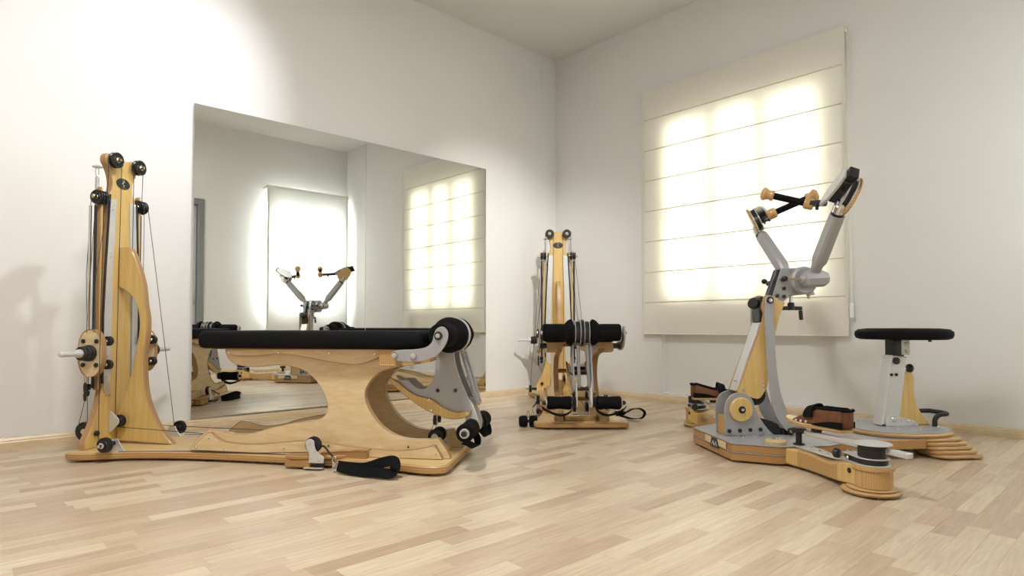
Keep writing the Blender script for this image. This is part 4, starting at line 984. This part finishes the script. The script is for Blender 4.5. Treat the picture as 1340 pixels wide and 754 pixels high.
    lathe('crank_hub', [(0, -0.024), (0.017, -0.024), (0.017, 0.012), (0.013, 0.016), (0, 0.016)], (qx, 0, qz-0.020), (0, 0, 1), 'black_plastic', T, 16)
    bar('crank_bar', (qx-0.055, 0, qz-0.034), (qx+0.060, 0, qz-0.034), 0.016, 0.020, 'black_plastic', T)
    cyl('crank_grip', 0.010, (qx+0.052, 0, qz-0.045), (qx+0.056, 0, qz-0.095), 'black_plastic', T, 14)
    ext('head_lug', h6([(585, 385, 1), (640, 385, 1), (655, 420, 1), (600, 430, 1)], -0.05), 'xz', -0.05, -0.02, ['grey_powder'], T, 0.002)
    x, z = FC.at(1058.5, 388, -0.035)
    cyl('lug_bolt', 0.008, (x, -0.035, z-0.012), (x-0.004, -0.035, z+0.015), 'brass', T, 10)
    # ---- foot arms
    for s in (-1, 1):
        secs = []
        for y, e0, e1, z0, z1 in ((-0.334, -0.105, 0.045, 0.012, 0.084), (-0.40, -0.09, 0.048, 0.012, 0.088), (-0.48, -0.080, 0.035, 0.013, 0.084), (-0.56, -0.078, 0.022, 0.014, 0.078), (-0.63, -0.082, 0.024, 0.016, 0.078), (-0.69, -0.094, 0.022, 0.022, 0.094), (-0.74, -0.104, 0.024, 0.030, 0.110), (-0.79, -0.106, 0.026, 0.0345, 0.1165), (-0.82, -0.104, 0.024, 0.0345, 0.1165)):
            c = 0.006
            secs.append([(e0, s*y*-1*-1, z0+c), (e0, s*-y*-1, z1-c), (e0+c, s*-y*-1, z1), (e1-c, s*-y*-1, z1), (e1, s*-y*-1, z1-c), (e1, s*-y*-1, z0+c), (e1-c, s*-y*-1, z0), (e0+c, s*-y*-1, z0)])
        secs = [[(p[0], -s*abs(p[1]) if s > 0 else abs(p[1]), p[2]) for p in sc_] for sc_ in secs]
        fa = loft('foot_arm', secs, ['lam_y', 'birch_upright'], T, True, 30)
        for p_ in fa.data.polygons: p_.material_index = 1 if not 0.41 < abs(p_.center.y) < 0.68 else 0
        y0 = -s*0.828
        lathe('foot_drum', [(0, 0.0342), (0.064, 0.0342), (0.067, 0.038), (0.067, 0.102), (0.073, 0.104), (0.073, 0.1165), (0.070, 0.118), (0, 0.118)], (-0.040, y0, 0), (0, 0, 1), 'lam_drum', T, 40, 25)
        ext('arm_sheet', smooth([(-0.06, -s*0.335, 1), (0.02, -s*0.335, 1), (0.012, -s*0.46), (-0.005, -s*0.58), (-0.022, -s*0.60), (-0.045, -s*0.56), (-0.055, -s*0.44)], 3), 'xy', 0.0885, 0.0925, ['silver_white'], T, 0.001)
        fp = ext('foot_pad', circ(-0.030, -s*0.80, 0.104, 36), 'xy', 0.007, 0.0225, ['birch_flat', 'edge_z'], T, 0.006)
        ext('foot_pad', circ(-0.034, -s*0.81, 0.088, 36), 'xy', 0.0228, 0.034, ['birch_flat', 'edge_z'], T, 0.005)
        for a in (0.5, 2.6, 4.2, 5.6): cyl('rubber_foot', 0.013, (-0.03+0.08*math.cos(a), -s*0.80+0.08*math.sin(a), 0), (-0.03+0.08*math.cos(a), -s*0.80+0.08*math.sin(a), 0.0085), 'black_rubber', fp, 10, 0.001)
        knob('bolt_cap', (-0.105, -s*0.785, 0.088), (-1, 0, 0), 0.010, fa, 0.006)
        # turntable
        yc = -s*0.828; xc = -0.042
        oval = lambda r, e: [(xc+(r*math.cos(t)) - (0.030 if math.sin(t)*-s < 0 else 0)*abs(math.sin(t))**3*e, yc + r*math.sin(t)*(1.0 + (e if math.sin(t)*s > 0 else 0))) for t in [2*math.pi*i/40 for i in range(40)]]
        tt = ext('turntable', oval(0.064, 1.1), 'xy', 0.1185, 0.1225, ['silver_white'], T, 0.001)
        ext('turn_body', oval(0.054, 1.0), 'xy', 0.1227, 0.1430, ['black_plastic'], tt, 0.003)
        ext('turn_sheet', oval(0.059, 1.0), 'xy', 0.1432, 0.1470, ['silver_white'], tt, 0.001)
        lathe('turn_drum', [(0, 0.1472), (0.046, 0.1472), (0.050, 0.150), (0.050, 0.196), (0, 0.196)], (xc, yc, 0), (0, 0, 1), 'black_plastic', tt, 32)
        lathe('turn_disc', [(0, 0.1962), (0.068, 0.1962), (0.069, 0.198), (0.068, 0.2005), (0, 0.2005)], (xc, yc, 0), (0, 0, 1), 'silver_white', tt, 40)
        knob('locking_knob', (-0.095, -s*0.715, 0.138), (-0.6, s*0.8, 0), 0.020, tt, 0.026)
        bolt('bolt', (-0.100, -s*0.765, 0.133), (-1, 0, 0), 0.008, tt)
        for q in (0.02, 0.045): bolt('rivet', (-0.055, -s*(0.745-q), 0.147), (0, 0, 1), 0.005, tt)
        bar('link_bar', (-0.085, -s*0.47, 0.180), (0.012, -s*0.955, 0.174), 0.036, 0.020, 'silver_white', T)
        cyl('shoe_post', 0.022, (-0.068, -s*0.515, 0.188), (-0.068, -s*0.515, 0.2075), 'black_plastic', T, 18)
        for yy, xx in ((0.37, 0.0), (0.45, -0.01), (0.52, -0.018), (0.575, -0.022)): bolt('bolt', (xx, -s*yy, 0.0925), (0, 0, 1), 0.008, T)
        # star knob on the base next to the arm
        cyl('knob_post', 0.014, (-0.02, -s*0.300, 0.0932), (-0.02, -s*0.300, 0.150), 'black_plastic', T, 14)
        lathe('star_knob', [(0, 0.148), (0.030, 0.148), (0.034, 0.154), (0.034, 0.166), (0.026, 0.172), (0, 0.172)], (-0.02, -s*0.300, 0), (0, 0, 1), 'black_plastic', T, 7, 20)
        lathe('knob_seat', [(0, 0.0932), (0.026, 0.0932), (0.026, 0.098), (0, 0.098)], (-0.02, -s*0.300, 0), (0, 0, 1), 'black_rubber', T, 20)
        lathe('wooden_washer', [(0, 0.0932), (0.046, 0.0932), (0.048, 0.097), (0.048, 0.106), (0.044, 0.110), (0, 0.110)], (-0.115, -s*0.262, 0), (0, 0, 1), 'birch_flat', T, 30)
        bolt('bolt', (-0.115, -s*0.262, 0.110), (0, 0, 1), 0.014, T)
    # ---- stool
    el = [(0.675+0.262*math.copysign(abs(math.cos(t))**0.8, math.cos(t)), 0.262*math.copysign(abs(math.sin(t))**0.9, math.sin(t))) for t in [2*math.pi*i/48 for i in range(48)]]
    ext('stool_board', el, 'xy', 0.0985, 0.118, ['birch_flat', 'edge_z'], T, 0.006)
    stp = ext('stool_sheet', _inset(el, 0.008), 'xy', 0.1182, 0.1235, ['grey_powder'], T, 0.001)
    for x, y in ((0.60, -0.15), (0.66, -0.16), (0.72, -0.15), (0.88, -0.08), (0.86, -0.12), (0.50, -0.12), (0.60, 0.15), (0.72, 0.15), (0.88, 0.08)): bolt('bolt', (x, y, 0.1235), (0, 0, 1), 0.009, stp)
    for s in (-1, 1):
        for i in range(5):
            g = 0.016*i
            pp = ext('step_foot', rrect(0.695-g*0.9, 0.945-g, min(s*0.09, s*(0.315-g*0.75)), max(s*0.09, s*(0.315-g*0.75)), 0.06, 6), 'xy', 0.007+0.0182*i, 0.0245+0.0182*i, ['birch_flat', 'edge_z'], T, 0.005)
            if i == 0:
                for x, y in ((0.75, 0.26), (0.90, 0.26), (0.75, 0.13), (0.90, 0.13)): cyl('rubber_foot', 0.014, (x, s*y, 0), (x, s*y, 0.0085), 'black_rubber', pp, 10, 0.001)
        ab = ext('angle_bracket', smooth([(0.620, 0.1237, 1), (0.80, 0.1237, 1), (0.80, 0.135), (0.77, 0.155), (0.70, 0.172), (0.65, 0.180), (0.625, 0.168)], 3), 'xz', s*0.043, s*0.037, ['silver_white'], T, 0.001)
        for x, z, r in ((0.665, 0.158, 0.014), (0.705, 0.156, 0.008), (0.745, 0.150, 0.008), (0.78, 0.138, 0.008)): bolt('bolt', (x, s*0.043, z), (0, s, 0), r, ab)
    ext('stool_column', [(0.600, 0.128), (0.702, 0.140), (0.752, 0.486), (0.662, 0.494)], 'xz', -0.036, 0.036, ['silver_white'], T, 0.006)
    ext('stool_post', [(0.672, 0.47), (0.738, 0.47), (0.752, 0.574), (0.672, 0.574)], 'xz', -0.029, 0.029, ['black_plastic'], T, 0.004)
    sb = box('seat_bracket', 0.722, 0.768, -0.0335, -0.0295, 0.495, 0.574, 'silver_white', T, 0.001)
    for z in (0.552, 0.515): bolt('bolt', (0.746, -0.0335, z), (0, -1, 0), 0.009, sb, 'brass')
    knob('column_knob', (0.680, -0.036, 0.465), (0, -1, 0), 0.018, T, 0.02)
    for x in (0.656, 0.684): knob('bolt_cap', (x, -0.036, 0.392), (0, -1, 0), 0.008, T, 0.008)
    lathe('stool_seat', [(0, 0.576), (0.20, 0.576), (0.219, 0.583), (0.226, 0.600), (0.224, 0.617), (0.208, 0.630), (0.16, 0.635), (0, 0.636)], (0.755, 0, 0), (0, 0, 1), 'black_vinyl', T, 48)
    for x in (0.65, 0.87): knob('seat_bolt', (x, -0.05, 0.577), (0, 0, -1), 0.009, T, 0.014)
    ext('gusset', smooth([(0.703, 0.126, 1), (0.720, 0.25), (0.740, 0.392, 1), (0.762, 0.405), (0.800, 0.386), (0.802, 0.30), (0.815, 0.235), (0.845, 0.18), (0.890, 0.1237, 1)], 3), 'xz', -0.018, 0.018, ['birch_upright', 'edge_y'], T, 0.003)
    x, z = FC.at(1190, 482, 0)
    lathe('tilt_knob', [(0, -0.014), (0.018, -0.014), (0.023, -0.006), (0.023, 0.008), (0.016, 0.016), (0, 0.016)], (x, 0, z), (0.9, -0.3, 0), 'black_plastic', T, 18)
    cyl('tilt_screw', 0.007, (x, 0, z), (x-0.045, 0, z-0.004), 'chrome', T, 10)
    hp_ = spline3([(0.872, -0.070, 0.1237), (0.872, -0.072, 0.160), (0.895, -0.072, 0.182), (0.945, -0.062, 0.186), (0.962, -0.03, 0.186), (0.962, 0.03, 0.186), (0.945, 0.062, 0.186), (0.895, 0.072, 0.182), (0.872, 0.072, 0.160), (0.872, 0.070, 0.1237)], 5)
    tube('carry_handle', hp_, 0.012, 'black_rubber', T, 12)
    return T
TC = build_arms()
TC.location = FC.loc; TC.rotation_euler = (0, 0, FC.rz)
tag(TC, 'grey and birch machine with two raised hand arms, foot turntables and a black stool', 'exercise machine')
build_shoe('foot_shoe', (-0.062, -0.530, 0.208), (-0.36, 1.0), 'brown leather strap-in shoe on a wooden sole, beside the turntable near the stool')
build_shoe('foot_shoe', (-0.062, 0.490, 0.208), (0.95, -0.25), 'brown leather strap-in shoe behind the flywheel, toe hidden by the column', 0.03)

# ================================================================== STRAPS CLIPPED TO THE MACHINES
def strap(fr, pts, wd, w, label, group=None, k=6):
    o = fr.o; base = Vector(pts[0]); t = empty('hand_strap', (*fr.loc[:2], 0), fr.rz)
    ribbon('webbing_loop', pts, wd, w, 0.006, 'black_webbing', t, k)
    p, q = Vector(pts[0]), Vector(pts[1]); d = (q-p).normalized()
    tube('ring', [p - d*0.012 + Vector((0.0, 0.010*math.sin(a), 0.012*math.cos(a))) for a in [i*math.pi/7 for i in range(14)]], 0.0025, 'chrome', t, 6, True)
    return tag(t, label, 'strap', group)
up = (0.0, 0.35, 0.94)
strap(FA, [(1.318, -0.292, 0.034), (1.37, -0.298, 0.030), (1.45, -0.315, 0.034), (1.53, -0.325, 0.060), (1.585, -0.335, 0.072), (1.600, -0.352, 0.055), (1.592, -0.372, 0.028), (1.53, -0.362, 0.026), (1.45, -0.342, 0.024), (1.37, -0.315, 0.026), (1.325, -0.296, 0.030)],
      [(0, 0.30, 0.95)]*4+[(0, 0.45, 0.9), (0.3, 0.6, 0.7), (0, 0.6, 0.75)]+[(0, 0.5, 0.85)]*4, 0.044, 'black webbing loop on the floor beside the bench along the mirror', 'webbing hand straps')
sB = [(1.318, 0.292, 0.030), (1.36, 0.32, 0.040), (1.42, 0.35, 0.058), (1.47, 0.385, 0.082), (1.49, 0.43, 0.086), (1.49, 0.458, 0.060), (1.47, 0.440, 0.024), (1.42, 0.385, 0.012), (1.36, 0.33, 0.020), (1.325, 0.298, 0.026)]
strap(FB, sB, [(0.8, 0.5, 0.5)]*2+[(1, 0.2, 0.2)]*8, 0.034, 'black webbing loop lying on the floor beside the machine in the corner', 'webbing hand straps')
sB2 = [(1.318, 0.292, 0.030), (1.37, 0.30, 0.034), (1.45, 0.31, 0.040), (1.53, 0.33, 0.050), (1.56, 0.345, 0.045), (1.55, 0.36, 0.026), (1.45, 0.345, 0.022), (1.37, 0.32, 0.024), (1.325, 0.298, 0.028)]
strap(FA, sB2, [(0, -0.2, 1)]*9, 0.040, 'black webbing loop behind the long bench, seen in the mirror', 'webbing hand straps')
# foam grip on the floor beside the corner machine
gt = empty('foam_grip', (*FB.loc[:2], 0), FB.rz)
gc = Vector((1.70, -0.335, 0.038))
for s in (-1, 1):
    lathe('foam_roll', [(0, 0.006), (0.026, 0.006), (0.036, 0.012), (0.037, 0.030), (0.034, 0.052), (0.028, 0.058), (0, 0.058)], gc, (0.10, s*1.0, 0), 'black_foam', gt, 24)
cyl('grip_core', 0.010, gc+Vector((0, -0.02, 0)), gc+Vector((0, 0.02, 0)), 'black_plastic', gt, 12)
tube('snap_hook', [gc + Vector((0.0, 0.008*math.sin(a), 0.045+0.020*math.cos(a))) for a in [i*math.pi/8 for i in range(16)]], 0.0026, 'chrome', gt, 6, True)
tag(gt, 'small double black foam grip on the floor beside the machine in the corner', 'grip')
